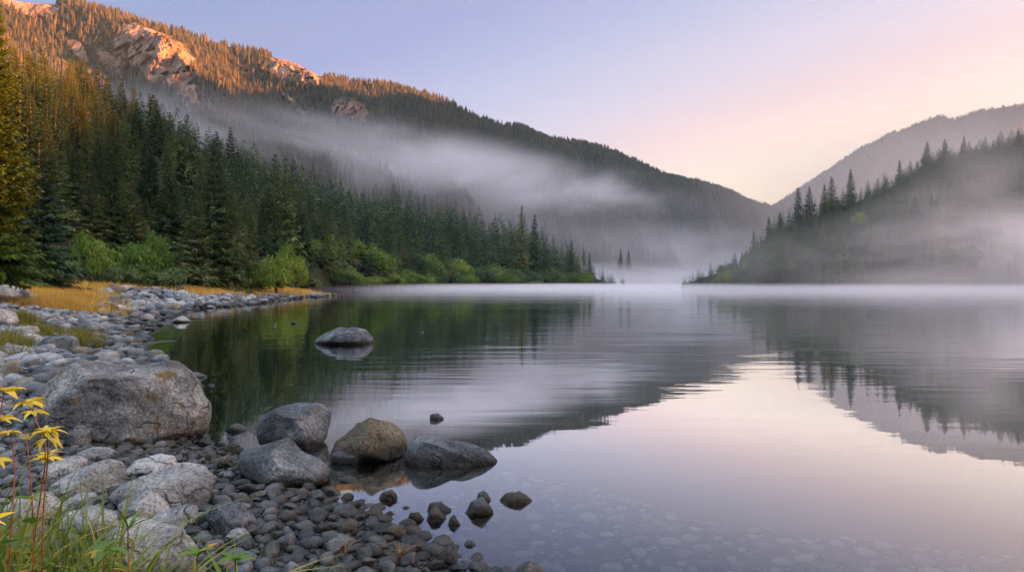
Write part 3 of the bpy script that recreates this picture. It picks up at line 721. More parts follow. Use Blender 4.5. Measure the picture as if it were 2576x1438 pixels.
hb([(362,1308),(420,1282),(480,1265),(508,1273),(515,1300),(480,1337),(430,1325)], M_PALE, 'tapered grey rock with a rusty spot below the pale craggy boulder', dr=0.6, planes=[(-.1,-.6,.8,.6)], seed=23, name='rock', cat='rock', sub=4)
hb([(515,1302),(530,1275),(570,1258),(600,1265),(617,1287),(645,1305),(640,1335),(600,1347),(540,1335)], M_ROCK, 'angular two-humped grey rock at the bottom of the beach', dr=0.7, planes=[(.2,-.55,.8,.58),(-.6,-.8,.1,.62)], seed=25)
hb([(550,1362),(575,1335),(615,1325),(632,1345),(602,1370)], M_PALE, 'small pale rock in front of the two-humped one', dr=0.8, seed=27, name='rock', cat='rock', sub=4)
hb([(235,1385),(270,1330),(320,1306),(380,1308),(440,1345),(490,1400),(485,1455),(350,1475),(255,1450)], M_PALE, 'large pale rock half hidden behind grass at the bottom edge', dr=0.8, planes=[(.3,-.5,.8,.62)], seed=29, rough=0.05)
hb([(148,1302),(180,1280),(240,1274),(280,1295),(292,1328),(230,1348),(160,1338)], M_PALE, 'pale rock among grass blades in the lower left', dr=0.8, seed=31, name='rock', cat='rock')
hb([(103,1192),(130,1160),(180,1145),(217,1155),(212,1187),(160,1212)], M_PALE, 'grey rock beside the yellow-leaved plant', dr=0.8, seed=33, name='rock', cat='rock', sub=4)
hb([(298,1268),(330,1240),(375,1235),(405,1260),(430,1287),(390,1302),(320,1298)], M_PALE, 'rounded rock in front of the pale craggy boulder', dr=0.8, seed=35, name='rock', cat='rock', sub=4)
hb([(150,1262),(185,1242),(235,1240),(245,1262),(200,1275)], M_PALE, 'low squared rock below the smooth slanted boulder', dr=0.8, seed=36, name='rock', cat='rock', sub=4)
hb([(0,1290),(40,1250),(110,1240),(150,1275),(140,1310),(60,1330)], M_PALE, 'pale rock behind the grass at the left edge', dr=0.8, seed=37, name='rock', cat='rock', sub=4)
hb([(160,1107),(170,1080),(200,1068),(230,1085),(238,1110),(220,1127),(180,1127)], M_ROCK, 'dark round rock at the foot of the huge boulder', dr=0.8, seed=39, name='rock', cat='rock', sub=4)
hb([(185,1140),(220,1127),(265,1128),(295,1138),(290,1152),(220,1155)], M_PALE, 'flat grey rock in front of the huge boulder', dr=0.8, seed=40, name='rock', cat='rock', sub=4)
hb([(98,867),(120,848),(165,842),(190,852),(197,878),(182,892),(120,890)], M_ROCK, 'rounded grey boulder with grass behind it on the far beach', dr=0.8, seed=41)
hb([(183,832),(200,812),(235,808),(265,825),(269,848),(220,852)], M_ROCK, 'sloping dark boulder at the water edge of the far beach', dr=0.7, seed=43)
hb([(430,811),(445,798),(458,794),(482,808),(470,813)], M_PALE, 'small pointed stone in the shallow bay', dr=0.8, seed=45, name='rock', cat='rock', sub=4)
hb([(428,772),(440,760),(455,756),(478,765),(486,774)], M_PALE, 'pale domed rock in the shallow water of the far bay', dr=0.8, seed=47, name='rock', cat='rock', sub=4)
hb([(484,766),(495,748),(512,745),(523,766)], M_PALE, 'upright pale rock behind the domed one in the far bay', dr=0.8, seed=49, name='rock', cat='rock', sub=4)
hb([(510,776),(525,766),(540,770),(544,777)], M_ROCK, 'small dark rock right of the domed ones in the far bay', dr=0.8, seed=51, name='rock', cat='rock', sub=4)
hb([(348,808),(358,792),(375,788),(390,800),(388,810)], M_PALE, 'smooth stone at the water edge behind the sloping dark boulder', dr=0.8, seed=53, name='rock', cat='rock', sub=4)
hb([(40,748),(48,728),(66,724),(76,740),(74,762),(50,764)], M_PALE, 'upright block of rock beside the golden grass', dr=0.8, seed=55, name='rock', cat='rock', sub=4)
hb([(-40,800),(0,770),(28,782),(45,810),(20,825),(-40,830)], M_PALE, 'broad pale rock at the left edge of the beach', dr=0.8, seed=57)
hb([(-50,735),(0,712),(35,722),(60,745),(20,760),(-40,765)], M_PALE, 'pale sloping rock at the left edge below the golden grass', dr=0.8, seed=58)
hb([(0,880),(20,862),(55,870),(90,895),(50,905),(0,905)], M_PALE, 'low grey rock at the left edge beside mossy grass', dr=0.8, seed=59, name='rock', cat='rock', sub=4)
hb([(28,850),(45,820),(85,818),(100,838),(85,860)], M_PALE, 'pale rock with moss around it on the left beach', dr=0.8, seed=60, name='rock', cat='rock', sub=4)
hb([(225,905),(250,885),(290,884),(300,905),(270,915)], M_PALE, 'rounded rock just behind the huge boulder', dr=0.8, seed=61, name='rock', cat='rock', sub=4)
SM = [((560,1086),(576,1068),(595,1063),(625,1080),'flat dark stone in the water left of the blue-grey boulder'), ((1076,1056),(1082,1040),(1100,1038),(1118,1050),'small dark stone alone in the water above the wedge boulder'),
      ((949,1258),(960,1238),(985,1231),(1006,1245),'mottled stone in the shallows right of the pebbles'), ((1160,1296),(1185,1262),(1215,1250),(1244,1285),'larger front stone of the pair in the shallows'),
      ((1195,1262),(1203,1240),(1217,1231),(1241,1256),'small pointed stone behind the front stone of the pair'), ((1250,1268),(1265,1243),(1310,1237),(1342,1258),'speckled oval stone rightmost in the shallows'),
      ((1070,1290),(1080,1266),(1115,1262),(1142,1283),'back stone of the cluster of four in the shallows'), ((1069,1312),(1080,1282),(1095,1275),(1127,1302),'brown front stone of the cluster of four in the shallows'),
      ((1026,1312),(1030,1290),(1050,1285),(1071,1308),'left stone of the cluster of four in the shallows'), ((1124,1322),(1132,1302),(1142,1294),(1161,1314),'pointed right stone of the cluster of four in the shallows'),
      ((942,1312),(950,1297),(970,1292),(992,1306),'flat stone at the edge of the pebbles in the shallows'), ((965,1298),(972,1288),(982,1285),(995,1294),'small stone behind the flat one at the pebble edge'), ((905,1302),(912,1286),(930,1283),(943,1298),'dark stone at the corner of the pebble bank'),
      ((1164,1374),(1172,1360),(1183,1357),(1199,1368),'small dark stone in shallow water right of the pebble bank'), ((1278,1450),(1300,1424),(1335,1414),(1382,1440),'pale stone cut off by the bottom edge'),
      ((460,952),(475,940),(490,936),(522,946),'flat stone in the water right of the huge boulder top'), ((470,975),(480,966),(495,963),(517,972),'lower flat stone in the water right of the huge boulder'), ((382,1128),(392,1112),(408,1108),(430,1122),'pale stone under the huge boulder at the water'),
      ((840,1212),(855,1199),(875,1196),(905,1208),'flat grey slab just above water in front of the dark block'), ((545,1142),(560,1120),(590,1110),(622,1135),'brown rounded rock behind the angular grey boulder'), ((548,1180),(555,1150),(575,1142),(592,1170),'small round rock left of the angular grey boulder'),
      ((1090,1418),(1105,1388),(1130,1375),(1160,1410),'angular brown rock at the right tip of the pebble bank'), ((1000,1380),(1015,1352),(1045,1346),(1080,1370),'dark rock near the tip of the pebble bank'), ((840,1345),(855,1315),(885,1306),(915,1335),'peaked grey rock in the middle of the pebble bank'),
      ((670,1385),(700,1352),(735,1338),(750,1370),'slanted grey rock on the pebble bank'), ((820,1300),(840,1275),(880,1268),(905,1290),'broad grey rock at the upper edge of the pebble bank'),
      ((250,783),(260,760),(280,755),(300,775),'grey rock on the beach below the golden grass'), ((150,800),(158,782),(178,778),(190,795),'dark rock among beach stones left of the bay'), ((200,905),(212,892),(235,890),(262,903),'flat stone on top of the beach behind the huge boulder'),
      ((730,815),(733,809),(742,808),(750,813),'tiny stone breaking the lake surface left of the lone boulder'), ((1055,838),(1058,834),(1064,833),(1070,837),'tiny stone breaking the lake surface right of the lone boulder'), ((685,819),(688,814),(693,813),(698,818),'tiniest stone far out left of the lone boulder'),
      ((1010,1280),(1014,1274),(1024,1272),(1034,1278),'tiny flat stone in the shallows left of the cluster of four'), ((523,970),(527,965),(535,964),(542,969),'tiny flat stone right of the flat ones by the huge boulder'), ((636,1080),(640,1076),(647,1076),(650,1080),'tiny dark stone touching the blue-grey boulder')]
for i, (a, b, c, d, lab) in enumerate(SM):
    Yb = max(a[1], d[1]); low = [(d[0] - 0.15 * (d[0] - a[0]), Yb + 1), (a[0] + 0.2 * (d[0] - a[0]), Yb + 1)]
    hb([a, b, c, d] + low, (M_BROWN if 'brown' in lab else M_PALE if lab.startswith('pale') else [M_ROCK, M_STONE, M_BROWN][i % 3]), lab, name='stone', cat='stone', dr=0.75, sub=4, seed=100 + i, rough=0.03)

# loose stones, three zones; biggest in the picture become objects
r4 = np.random.default_rng(44)
STV = []
for i in range(14):
    V, Fc = ico(3); V = cut(V.copy(), rand_planes(r4, 6 + i % 4 * 3, 0.5 + 0.1 * (i % 2), 0.92), 0.1)
    V = V * (1 + fbm(V * 1.3 + r4.random(3) * 40, 3, 60 + i) * 0.22 + fbm(V * 4 + 9, 3, 80 + i) * 0.05)[:, None]
    STV.append(V * np.array([1.0, r4.uniform(0.62, 0.95), r4.uniform(0.38, 0.7)]))
STV2 = []
for i in range(10):
    V, Fc2 = ico(2); V = cut(V.copy(), rand_planes(r4, 5 + i % 3 * 3, 0.52 + 0.1 * (i % 2), 0.93), 0.1)
    V = V * (1 + fbm(V * 1.3 + r4.random(3) * 40, 2, 160 + i) * 0.16)[:, None]
    STV2.append(V * np.array([1.0, r4.uniform(0.62, 0.95), r4.uniform(0.4, 0.7)]))

def zone(n, y0, y1, smin, smax, r0, r1, power, cover=0.8):
    """darts: (x, y, r) on the beach, largest first"""
    y = r4.uniform(y0 ** 0.5, y1 ** 0.5, n) ** 2
    x = r4.uniform(-0.8, 0.4, n) * y
    s = lake_dist(x, y)
    gh = ground_h(x, y); X = CX + x / y * F0; Y = YH - (gh - CAM_H) / y * F0
    turf = ((X < 255) & (Y < np.interp(X, [-200, 0, 100, 160, 225, 255], [700, 722, 764, 782, 776, 735])) & (Y < 785)) | ((X > 470) & (X < 800) & (Y < 738 - np.abs(X - 620) * 0.02))
    sel = (s > smin) & (s < smax) & (x / y > -0.8) & ~turf
    x, y = x[sel], y[sel]; rr = r0 + (r1 - r0) * r4.random(len(x)) ** power
    return np.stack([x, y, rr], -1)
def darts(c, cell, sp=0.74):
    c = c[np.argsort(-c[:, 2])]; keep = []; g = {}
    for x, y, r in c:
        if any((x - hx) ** 2 + (y - hy) ** 2 < (hw * 0.8 + r * 0.4) ** 2 for hx, hy, hw in HEROES): continue
        k = (int(x // cell), int(y // cell)); ok = True
        for a in (-1, 0, 1):
            for b in (-1, 0, 1):
                for (ox, oy, orr) in g.get((k[0] + a, k[1] + b), ()):
                    if (x - ox) ** 2 + (y - oy) ** 2 < ((r + orr) * sp) ** 2: ok = False; break
                if not ok: break
            if not ok: break
        if ok: keep.append((x, y, r)); g.setdefault(k, []).append((x, y, r))
    return keep
near = darts(zone(42000, 3.2, 9.5, -0.18, 4.2, 0.016, 0.085, 2.6), 0.18)
mid = darts(zone(42000, 9.0, 36, -0.12, 12, 0.03, 0.26, 3.4), 0.54)
far = darts(zone(20000, 34, 112, -0.7, 11, 0.1, 0.55, 2.4), 1.15)
allst = np.array(near + mid + far)
gz = ground_h(allst[:, 0], allst[:, 1])
vis = (np.abs(allst[:, 0] / allst[:, 1]) < 0.77) & (gz > -0.14)
order = np.argsort(-allst[:, 2] / allst[:, 1] * vis)
top = set(order[:250].tolist())
meshes = [mesh('beach_stone', V, ico(3)[1], M_STONE) for V in STV]
for i in order[:250]:
    x, y, r = allst[i]
    o = link('stone', meshes[r4.integers(14)], loc=(x, y, gz[i] + r * r4.uniform(0.1, 0.3)))
    o.scale = (r, r, r * r4.uniform(0.9, 1.25)); o.rotation_euler = (r4.normal(0, 0.2), r4.normal(0, 0.2), r4.random() * 6.28)
    if y < 9.3: tag(o, 'rounded grey stone on the near pebble bank by the big boulders', 'stone', 'stones on the near pebble bank')
    elif y < 35: tag(o, 'rounded grey stone on the beach behind the huge boulder', 'stone', 'stones on the middle beach')
    else: tag(o, 'pale stone on the distant beach along the grass strip', 'stone', 'stones on the distant beach')
Vs, Fs, Ts, off_ = [], [], [], 0
for i in range(len(allst)):
    if i in top: continue
    x, y, r = allst[i]
    if y < 9.5 and r / y > 0.008: V, Fc = STV[r4.integers(14)], ico(3)[1]
    else: V, Fc = STV2[r4.integers(10)], ico(2)[1]
    a, b, c = r4.normal(0, 0.22), r4.normal(0, 0.22), r4.random() * 6.28
    m = np.array(Matrix.Rotation(c, 3, 'Z') @ Matrix.Rotation(a, 3, 'X') @ Matrix.Rotation(b, 3, 'Y'))
    Vs.append(V @ m.T * r + np.array([x, y, gz[i] + r * r4.uniform(0.05, 0.3)])); Fs.append(Fc + off_); off_ += len(V)
    Ts.append(np.full(len(V), r4.random()))
stuff(link('pebbles', mesh('pebbles', np.concatenate(Vs), np.concatenate(Fs), M_PEBBLE, True, {'tint': np.concatenate(Ts)})), 'countless small grey pebbles covering the lake shore', 'pebbles')

# pale flat stones on the lake bed
def bed_mat():
    k = NT('lakebed_stone'); return k.surf(k.ramp(k.attr('tint'), [(0, (0.03, 0.03, 0.027)), (0.4, (0.09, 0.09, 0.078)), (1, (0.23, 0.21, 0.17))]), 0.8)
M_BED = bed_mat()
c = np.stack([r4.uniform(-1.6, 4.6, 9000), r4.uniform(2.8, 8.5, 9000), 0.02 + 0.085 * r4.random(9000) ** 2.4], -1)
s_ = lake_dist(c[:, 0], c[:, 1]); c = c[(s_ < -0.12) & (s_ > -3.4) & (r4.random(9000) < np.interp(s_, [-3.4, -1.8], [0.05, 1]))]
hs = HEROES; HEROES = [h for h in hs if h[1] < 9]; bed = np.array(darts(c, 0.3, 1.1)); HEROES = hs
gb = ground_h(bed[:, 0], bed[:, 1]); Vs, Fs, Ts, off_ = [], [], [], 0
for (x, y, r), g in zip(bed, gb):
    V = STV2[r4.integers(10)]; a = r4.random() * 6.28; m = np.array(Matrix.Rotation(a, 3, 'Z'))
    Vs.append((V * np.array([1, 1, 0.45])) @ m.T * r * 0.92 + np.array([x, y, g + r * 0.1])); Fs.append(ico(2)[1] + off_); off_ += len(V); Ts.append(np.full(len(V), r4.random()))
stuff(link('lakebed_stones', mesh('lakebed_stones', np.concatenate(Vs), np.concatenate(Fs), M_BED, True, {'tint': np.concatenate(Ts)})), 'pale flat stones seen through the shallow water', 'stones')

# ------------------------------------------------------------------ grass
def blades(pts, hgt, wid, lean, rr, seg=3, bend=None):
    n = len(pts); az = rr.random(n) * 6.283 if bend is None else bend
    dirx, diry = np.cos(az), np.sin(az); fx, fy = -np.sin(az + rr.normal(0, 0.8, n)), np.cos(az + rr.normal(0, 0.8, n))
    rows = []
    for j in range(seg + 1):
        t = j / seg; w = wid * (1 - t ** 1.6) * 0.5 + 0.0003
        px = pts[:, 0] + dirx * lean * hgt * t ** 2; py = pts[:, 1] + diry * lean * hgt * t ** 2
        pz = pts[:, 2] + hgt * (t - 0.45 * np.minimum(lean, 1.2) * t ** 2.2)
        rows += [np.stack([px - fx * w, py - fy * w, pz], -1), np.stack([px + fx * w, py + fy * w, pz], -1)]
    V = np.stack(rows, 1).reshape(-1, 3); b = np.arange(n)[:, None] * (2 * (seg + 1))
    Fc = np.concatenate([b + np.array([[2 * j, 2 * j + 1, 2 * j + 3, 2 * j + 2]]) for j in range(seg)], 0)
    return V, Fc

def px_region(n, poly, rr):
    """ground points seen inside a polygon of the frame"""
    poly = np.array(poly, float); out = []
    lo, hi = poly.min(0), poly.max(0)
    while len(out) < n:
        X, Y = rr.uniform(lo[0], hi[0]), rr.uniform(lo[1], hi[1]); ins = False
        for (ax, ay), (bx, by) in zip(poly, np.roll(poly, -1, 0)):
            if (ay > Y) != (by > Y) and X < (bx - ax) * (Y - ay) / (by - ay) + ax: ins = not ins
        if ins: out.append(hit(X, Y))
    return np.array(out)

r5 = np.random.default_rng(55)
def spread(c, per, sd, rr):
    k = np.repeat(np.arange(len(c)), per); p = c[k] + np.concatenate([rr.normal(0, 1, (len(k), 2)) * np.broadcast_to(sd, (len(c),))[k][:, None], np.zeros((len(k), 1))], 1)
    p[:, 2] = np.maximum(ground_h(p[:, 0], p[:, 1]), 0) - 0.02; return p
c1 = px_region(260, [(-60,722),(60,726),(150,728),(240,742),(225,775),(160,782),(100,760),(0,735)], r5)
c2 = px_region(220, [(470,731),(560,727),(700,727),(800,729),(760,738),(600,739),(490,738)], r5)
q1 = spread(c1, 110, 0.9, r5); q2 = spread(c2, 120, 1.6, r5)
# meadow band inland of the stones
ym = r5.uniform(34, 112, 26000); xm = np.interp(ym, SHORE[15:22, 1], SHORE[15:22, 0]) - r5.uniform(9.5, 22, 26000)
q3 = np.stack([xm, ym, ground_h(xm, ym)], -1)
allp = np.concatenate([q1, q2, q3]); n = len(allp)
patch = fbm(p3(allp[:, 0] * 0.25, allp[:, 1] * 0.25), 3, 90)
hg = np.concatenate([r5.uniform(0.35, 0.75, len(q1)), r5.uniform(0.45, 0.9, len(q2)), r5.uniform(0.35, 0.8, len(q3))]) * (1 + 0.3 * patch)
V, Fc = blades(allp, hg, np.full(n, 0.012) + allp[:, 1] * 0.00035, r5.uniform(0.15, 0.7, n), r5, 3)
tn = np.clip(0.55 + 0.55 * patch + r5.normal(0, 0.2, n), 0, 1)
stuff(link('golden_grass', mesh('golden_grass', V, Fc, M_GRASSGOLD, False, {'tint': np.repeat(tn, 8)})), 'dry golden grass growing on the bank above the stones', 'grass')
# mossy tufts between the beach stones
for poly, cnt, lab in [([(0,806),(60,806),(70,818),(0,824)], 26, 'mossy yellow-green tuft between pale rocks at the left edge'), ([(60,846),(120,838),(135,852),(80,860)], 22, 'low mossy tuft behind the rounded grey boulder'), ([(-10,865),(30,868),(48,892),(0,905)], 24, 'golden green tuft at the left edge beside the low grey rock'), ([(195,852),(210,850),(222,880),(205,885)], 16, 'thin grass tuft right of the rounded grey boulder')]:
    c = px_region(cnt, poly, r5); p = spread(c, 80, 0.2, r5); n = len(p)
    V, Fc = blades(p, r5.uniform(0.25, 0.6, n), np.full(n, 0.012), r5.uniform(0.2, 0.9, n), r5, 3)
    o = link('grass_tuft', mesh('grass_tuft', V - p.mean(0), Fc, M_MOSS, False, {'tint': np.repeat(np.clip(0.5 + r5.normal(0, 0.25, n), 0, 1), 8)}), loc=p.mean(0)); tag(o, lab, 'grass tuft')

# dead tufts caught between the pebbles
for X, Y, lab in [(1010, 1412, 'small tuft of rusty dead grass near the tip of the pebble bank'), (868, 1405, 'tiny rusty dead tuft in the middle of the pebble bank')]:
    b = hit(X, Y); n = 16; p = np.repeat(b[None], n, 0) + np.concatenate([r5.normal(0, 0.012, (n, 2)), np.full((n, 1), 0.03)], 1)
    V, Fc = blades(p, r5.uniform(0.06, 0.13, n), np.full(n, 0.005), r5.uniform(0.6, 1.5, n), r5, 4)
    o = link('dead_tuft', mesh('dead_tuft', V - b, Fc, M_TWIG, False), loc=b); tag(o, lab, 'grass tuft')
# foreground grass, lower left
def fg_points(n, xr, yr): 
    x, y = r5.uniform(*xr, n), r5.uniform(*yr, n); return np.stack([x, y, ground_h(x, y) - 0.02], -1)
p = np.concatenate([fg_points(360, (-3.0, -1.9), (2.75, 3.7)), fg_points(260, (-2.3, -1.5), (2.5, 3.2)), fg_points(110, (-1.8, -1.05), (2.55, 2.95))]); n = len(p)
hg = r5.uniform(0.22, 0.78, n) * np.interp(p[:, 0] / p[:, 1], [-0.85, -0.6, -0.45], [1.1, 0.95, 0.8])
V, Fc = blades(p, hg, r5.uniform(0.007, 0.022, n), r5.uniform(0.15, 1.25, n), r5, 7)
pb = np.concatenate([fg_points(90, (-2.7, -1.7), (2.6, 3.4)), fg_points(36, (-1.9, -1.1), (2.5, 3.0))]); nb_ = len(pb)
Vb, Fb = blades(pb, r5.uniform(0.3, 0.62, nb_), r5.uniform(0.022, 0.042, nb_), r5.uniform(0.5, 1.5, nb_), r5, 7)
Fc = np.concatenate([Fc, Fb + len(V)]); V = np.concatenate([V, Vb]); n += nb_
stuff(link('foreground_grass', mesh('foreground_grass', V, Fc, M_GRASSGREEN, True, {'tint': np.repeat(np.clip(0.45 + r5.normal(0, 0.26, n), 0, 1), 16)})), 'long green and yellow grass blades in the lower left corner', 'grass')

# leafy plants
def leaf(L, W, droop, fold=0.25, seg=6):
    V = []; 
    for j in range(seg + 1):
        t = j / seg; w = W * 0.5 * math.sin(math.pi * min(1, t * 0.94 + 0.05)) ** 0.8 * (1 - 0.35 * t)
        x = L * t * math.cos(droop * t * 0.7); z = -L * t * math.sin(droop * t * 0.7)
        V += [(x, -w, z + fold * w), (x, 0, z), (x, w, z + fold * w)]
    Fc = [f for j in range(seg) for f in ((j * 3, j * 3 + 1, j * 3 + 4, j * 3 + 3), (j * 3 + 1, j * 3 + 2, j * 3 + 5, j * 3 + 4))]
    return np.array(V), np.array(Fc)

def whorl(rr, n, L, W, up, droop):
    Vs, Fs, Ts, o = [], [], [], 0
    for i in range(n):
        V, Fc = leaf(L * rr.uniform(0.5, 0.98), W * rr.uniform(0.8, 1.15), droop * rr.uniform(0.5, 1.4))
        m = np.array(Matrix.Rotation(i / n * 6.283 + rr.normal(0, 0.2), 3, 'Z') @ Matrix.Rotation(-up * rr.uniform(0.4, 1.3), 3, 'Y') @ Matrix.Rotation(rr.normal(0, 0.3), 3, 'X'))
        Vs.append(V @ m.T); Fs.append(Fc + o); o += len(V); Ts.append(np.full(len(V), rr.random()))
    return np.concatenate(Vs), np.concatenate(Fs), np.concatenate(Ts)

def tube(pts, r0, r1, k=6):
    pts = np.array(pts); n = len(pts); V = []
    for i, p in enumerate(pts):
        d = pts[min(i + 1, n - 1)] - pts[max(i - 1, 0)]; d = d / np.linalg.norm(d)
        a = np.cross(d, [0.3, 1, 0.1]); a /= np.linalg.norm(a); b = np.cross(d, a); r = r0 + (r1 - r0) * i / (n - 1)
        for j in range(k): V.append(p + r * (a * math.cos(j * 6.283 / k) + b * math.sin(j * 6.283 / k)))
    Fc = [(i * k + j, i * k + (j + 1) % k, (i + 1) * k + (j + 1) % k, (i + 1) * k + j) for i in range(n - 1) for j in range(k)]
    return np.array(V), np.array(Fc)

def plant(name, label, d, stem_px, whorls, seed, stem_r=0.0038, stem_mat=None, cat='plant'):
    """stem_px: frame positions of the stem from root to tip; whorls: (fraction, count, length, width, up, droop, material)"""
    rr = np.random.default_rng(seed); pts = np.array([P(X, Y, d + 0.03 * i * rr.normal()) for i, (X, Y) in enumerate(stem_px)])
    root = pts[0].copy(); root[2] = float(ground_h(root[0:1], root[1:2])[0]) - 0.02
    pts = np.concatenate([[root], pts[1:] if pts[0][2] > root[2] + 0.02 and False else pts]) if pts[0][2] > root[2] + 0.02 else np.concatenate([[root], pts[1:]])
    seg = np.concatenate([[0], np.cumsum(np.linalg.norm(np.diff(pts, axis=0), axis=1))]); tt_ = np.linspace(0, seg[-1], 18)
    sp = np.stack([np.interp(tt_, seg, pts[:, i]) for i in range(3)], -1)
    for _ in range(2): sp[1:-1] = (sp[:-2] + 2 * sp[1:-1] + sp[2:]) / 4
    o = bpy.data.objects.new(name, None); COL.objects.link(o); o.location = root.tolist()
    V, Fc = tube(sp - root, stem_r, stem_r * 0.5); link('stem', mesh('stem', V, Fc, stem_mat or M_REDSTEM), o)
    for f, n, L, W, up, droop, mat in whorls:
        i = f * 17; a, b = sp[int(i)], sp[min(17, int(i) + 1)]; c = a + (b - a) * (i - int(i)) - root
        V, Fc, T = whorl(rr, n, L, W, up, droop); link('leaf_whorl', mesh('leaf_whorl', V, Fc, mat, True, {'tint': T}), o, c)
    return tag(o, label, cat)
Y_, G_ = M_LEAFY, M_LEAFG
plant('leafy_plant', 'tall plant with a yellow leaf rosette on top and a red stem', 2.75, [(80,1440),(92,1300),(118,1160),(110,1100),(72,1012)], [(1,14,.1,.03,.35,.7,Y_),(.93,7,.08,.026,.2,.8,Y_),(.62,12,.085,.026,.5,.6,Y_),(.4,7,.1,.032,.5,.5,G_),(.25,6,.1,.03,.4,.6,G_)], 1)
plant('leafy_plant', 'plant with a spiky yellow-green rosette in front of the huge boulder', 2.7, [(105,1440),(108,1280),(122,1150),(118,1085)], [(1,18,.085,.022,.5,.8,Y_),(.93,9,.07,.02,.2,.9,Y_),(.8,8,.06,.02,.6,.5,Y_),(.35,6,.11,.035,.45,.6,G_)], 2)
plant('leafy_plant', 'yellow plant leaning in from the left edge above the others', 2.6, [(-40,1400),(-25,1200),(-5,1080),(10,985)], [(1,12,.1,.03,.4,.6,Y_),(.88,12,.1,.028,.3,.8,Y_),(.72,11,.1,.03,.3,.8,Y_),(.5,8,.1,.03,.4,.6,Y_)], 3)
plant('leafy_plant', 'small plant with two yellow tufts at the left edge', 2.65, [(20,1440),(35,1250),(38,1150),(25,1088)], [(1,13,.06,.02,.5,.8,Y_),(.5,6,.09,.03,.4,.6,G_)], 4)
plant('leafy_plant', 'small plant with one closed yellow bud cluster', 2.8, [(90,1440),(80,1250),(75,1160),(66,1105)], [(1,8,.035,.012,1.0,.4,Y_),(.7,5,.09,.03,.4,.6,G_)], 5)
plant('leafy_plant', 'narrow-leaved grassy plant with a red stem left of the large pale rock', 2.7, [(325,1440),(322,1380),(322,1330)], [(1,9,.14,.016,.9,.35,G_),(.5,6,.1,.014,.6,.5,G_)], 6)
plant('leafy_plant', 'broad-leaved green plant left of the bottom centre', 2.55, [(490,1460),(495,1420),(498,1395)], [(1,7,.12,.036,.7,.5,G_),(.6,5,.1,.034,.2,.5,G_)], 7)
plant('leafy_plant', 'low bright green rosette at the bottom edge beside the pebbles', 2.75, [(590,1470),(592,1430),(594,1405)], [(1,10,.09,.028,.45,.5,G_),(.5,6,.09,.028,.15,.6,G_)], 8)
plant('leafy_plant', 'broad-leaved plant at the bottom edge amid the grass', 2.45, [(262,1470),(262,1420),(260,1385)], [(1,7,.11,.045,.3,.6,G_)], 9)

# ------------------------------------------------------------------ mist and haze
def mist(name, c, rad_, rotz, dens, nscale, lo, hi, label, squash=(1, 1, 2.2), rate=0.5, edge=0.15, col=(0.96, 0.91, 0.97)):
    k = NT(name)
    oc = k.objc(); ln = k.n('ShaderNodeVectorMath', operation='LENGTH'); k.l(oc, ln.inputs[0])
    fall = k.maprange(ln.outputs['Value'], edge, 1.0, 1.0, 0.0)
    nz = k.noise(k.mapping(k.pos(), tuple(nscale * q for q in squash), (0, 0, R(40))), 1.0, 6, 0.58, 0.5)
    f = k.math('MULTIPLY', fall, k.maprange(nz, lo, hi, 0.0, 1.0)); f = k.math('MULTIPLY', f, dens)
    pv = k.n('ShaderNodeVolumePrincipled'); pv.inputs['Color'].default_value = (*col, 1); pv.inputs['Anisotropy'].default_value = 0.4
    k.l(f, pv.inputs['Density']); k.l(pv.outputs[0], k.out.inputs['Volume'])
    k.m.cycles.volume_step_rate = rate if hasattr(k.m.cycles, 'volume_step_rate') else 1
    V, Fc = ico(3)
    o = link(name, mesh(name, V, Fc, k.m), loc=c); o.scale = rad_; o.rotation_euler = (0, 0, R(rotz))
    stuff(o, label, 'mist'); return o
mist('valley_mist', (0, 650, 50), (480, 175, 85), 42, 0.0022, 0.006, 0.2, 0.65, 'soft grey haze hanging between the left wood and the mountain')
mist('mist_bank', (-85, 600, 101), (500, 120, 36), 43, 0.028, 0.0085, 0.38, 0.7, 'long pale mist bank lying along the left mountain', edge=-0.1)
mist('mist_bank', (150, 860, 28), (300, 260, 60), 30, 0.009, 0.008, 0.33, 0.7, 'bluish mist filling the valley at the far end of the lake')
mist('mist_bank', (165, 192, 1), (125, 40, 33), 0, 0.085, 0.02, 0.24, 0.76, 'pale mist drifting over the wooded slope at right', col=(1.0, 0.9, 0.9))  # warm tint of the light put into this mist's own colour
mist('mist_wisp', (185, 232, 36), (110, 36, 24), 0, 0.015, 0.017, 0.3, 0.68, 'thin veil of mist before the upper right slope', col=(1.0, 0.88, 0.85))  # veil coloured with the warm light that falls on it
mist('water_mist', (90, 250, 0.5), (260, 170, 1.9), 0, 0.03, 0.02, 0.15, 0.6, 'thin bright mist lying on the far water', squash=(1, 1, 1))

mist('mist_bank', (80, 520, 4), (120, 105, 17), 10, 0.022, 0.012, 0.2, 0.7, 'low white mist over the water at the mouth of the valley')
mist('far_mist', (800, 1180, 110), (640, 380, 280), 14, 0.0026, 0.004, 0.0, 0.5, 'pinkish haze in the side valley before the far right mountain', col=(1.0, 0.82, 0.77))  # pink of the light painted into the volume colour
k = NT('haze_air'); pv = k.n('ShaderNodeVolumePrincipled'); pv.inputs['Color'].default_value = (0.62, 0.82, 1.0, 1)
pv.inputs['Density'].default_value = 0.00006; pv.inputs['Anisotropy'].default_value = 0.35
k.l(pv.outputs[0], k.out.inputs['Volume'])
hx0, hx1, hy0, hy1, hz0, hz1 = -1450, 2400, -2620, 2960, -5.8, 690
hv = [(x, y, z) for x in (hx0, hx1) for y in (hy0, hy1) for z in (hz0, hz1)]
o = link('haze', mesh('haze', hv, [(0,1,3,2),(4,6,7,5),(0,4,5,1),(2,3,7,6),(0,2,6,4),(1,5,7,3)], k.m, False)); stuff(o)

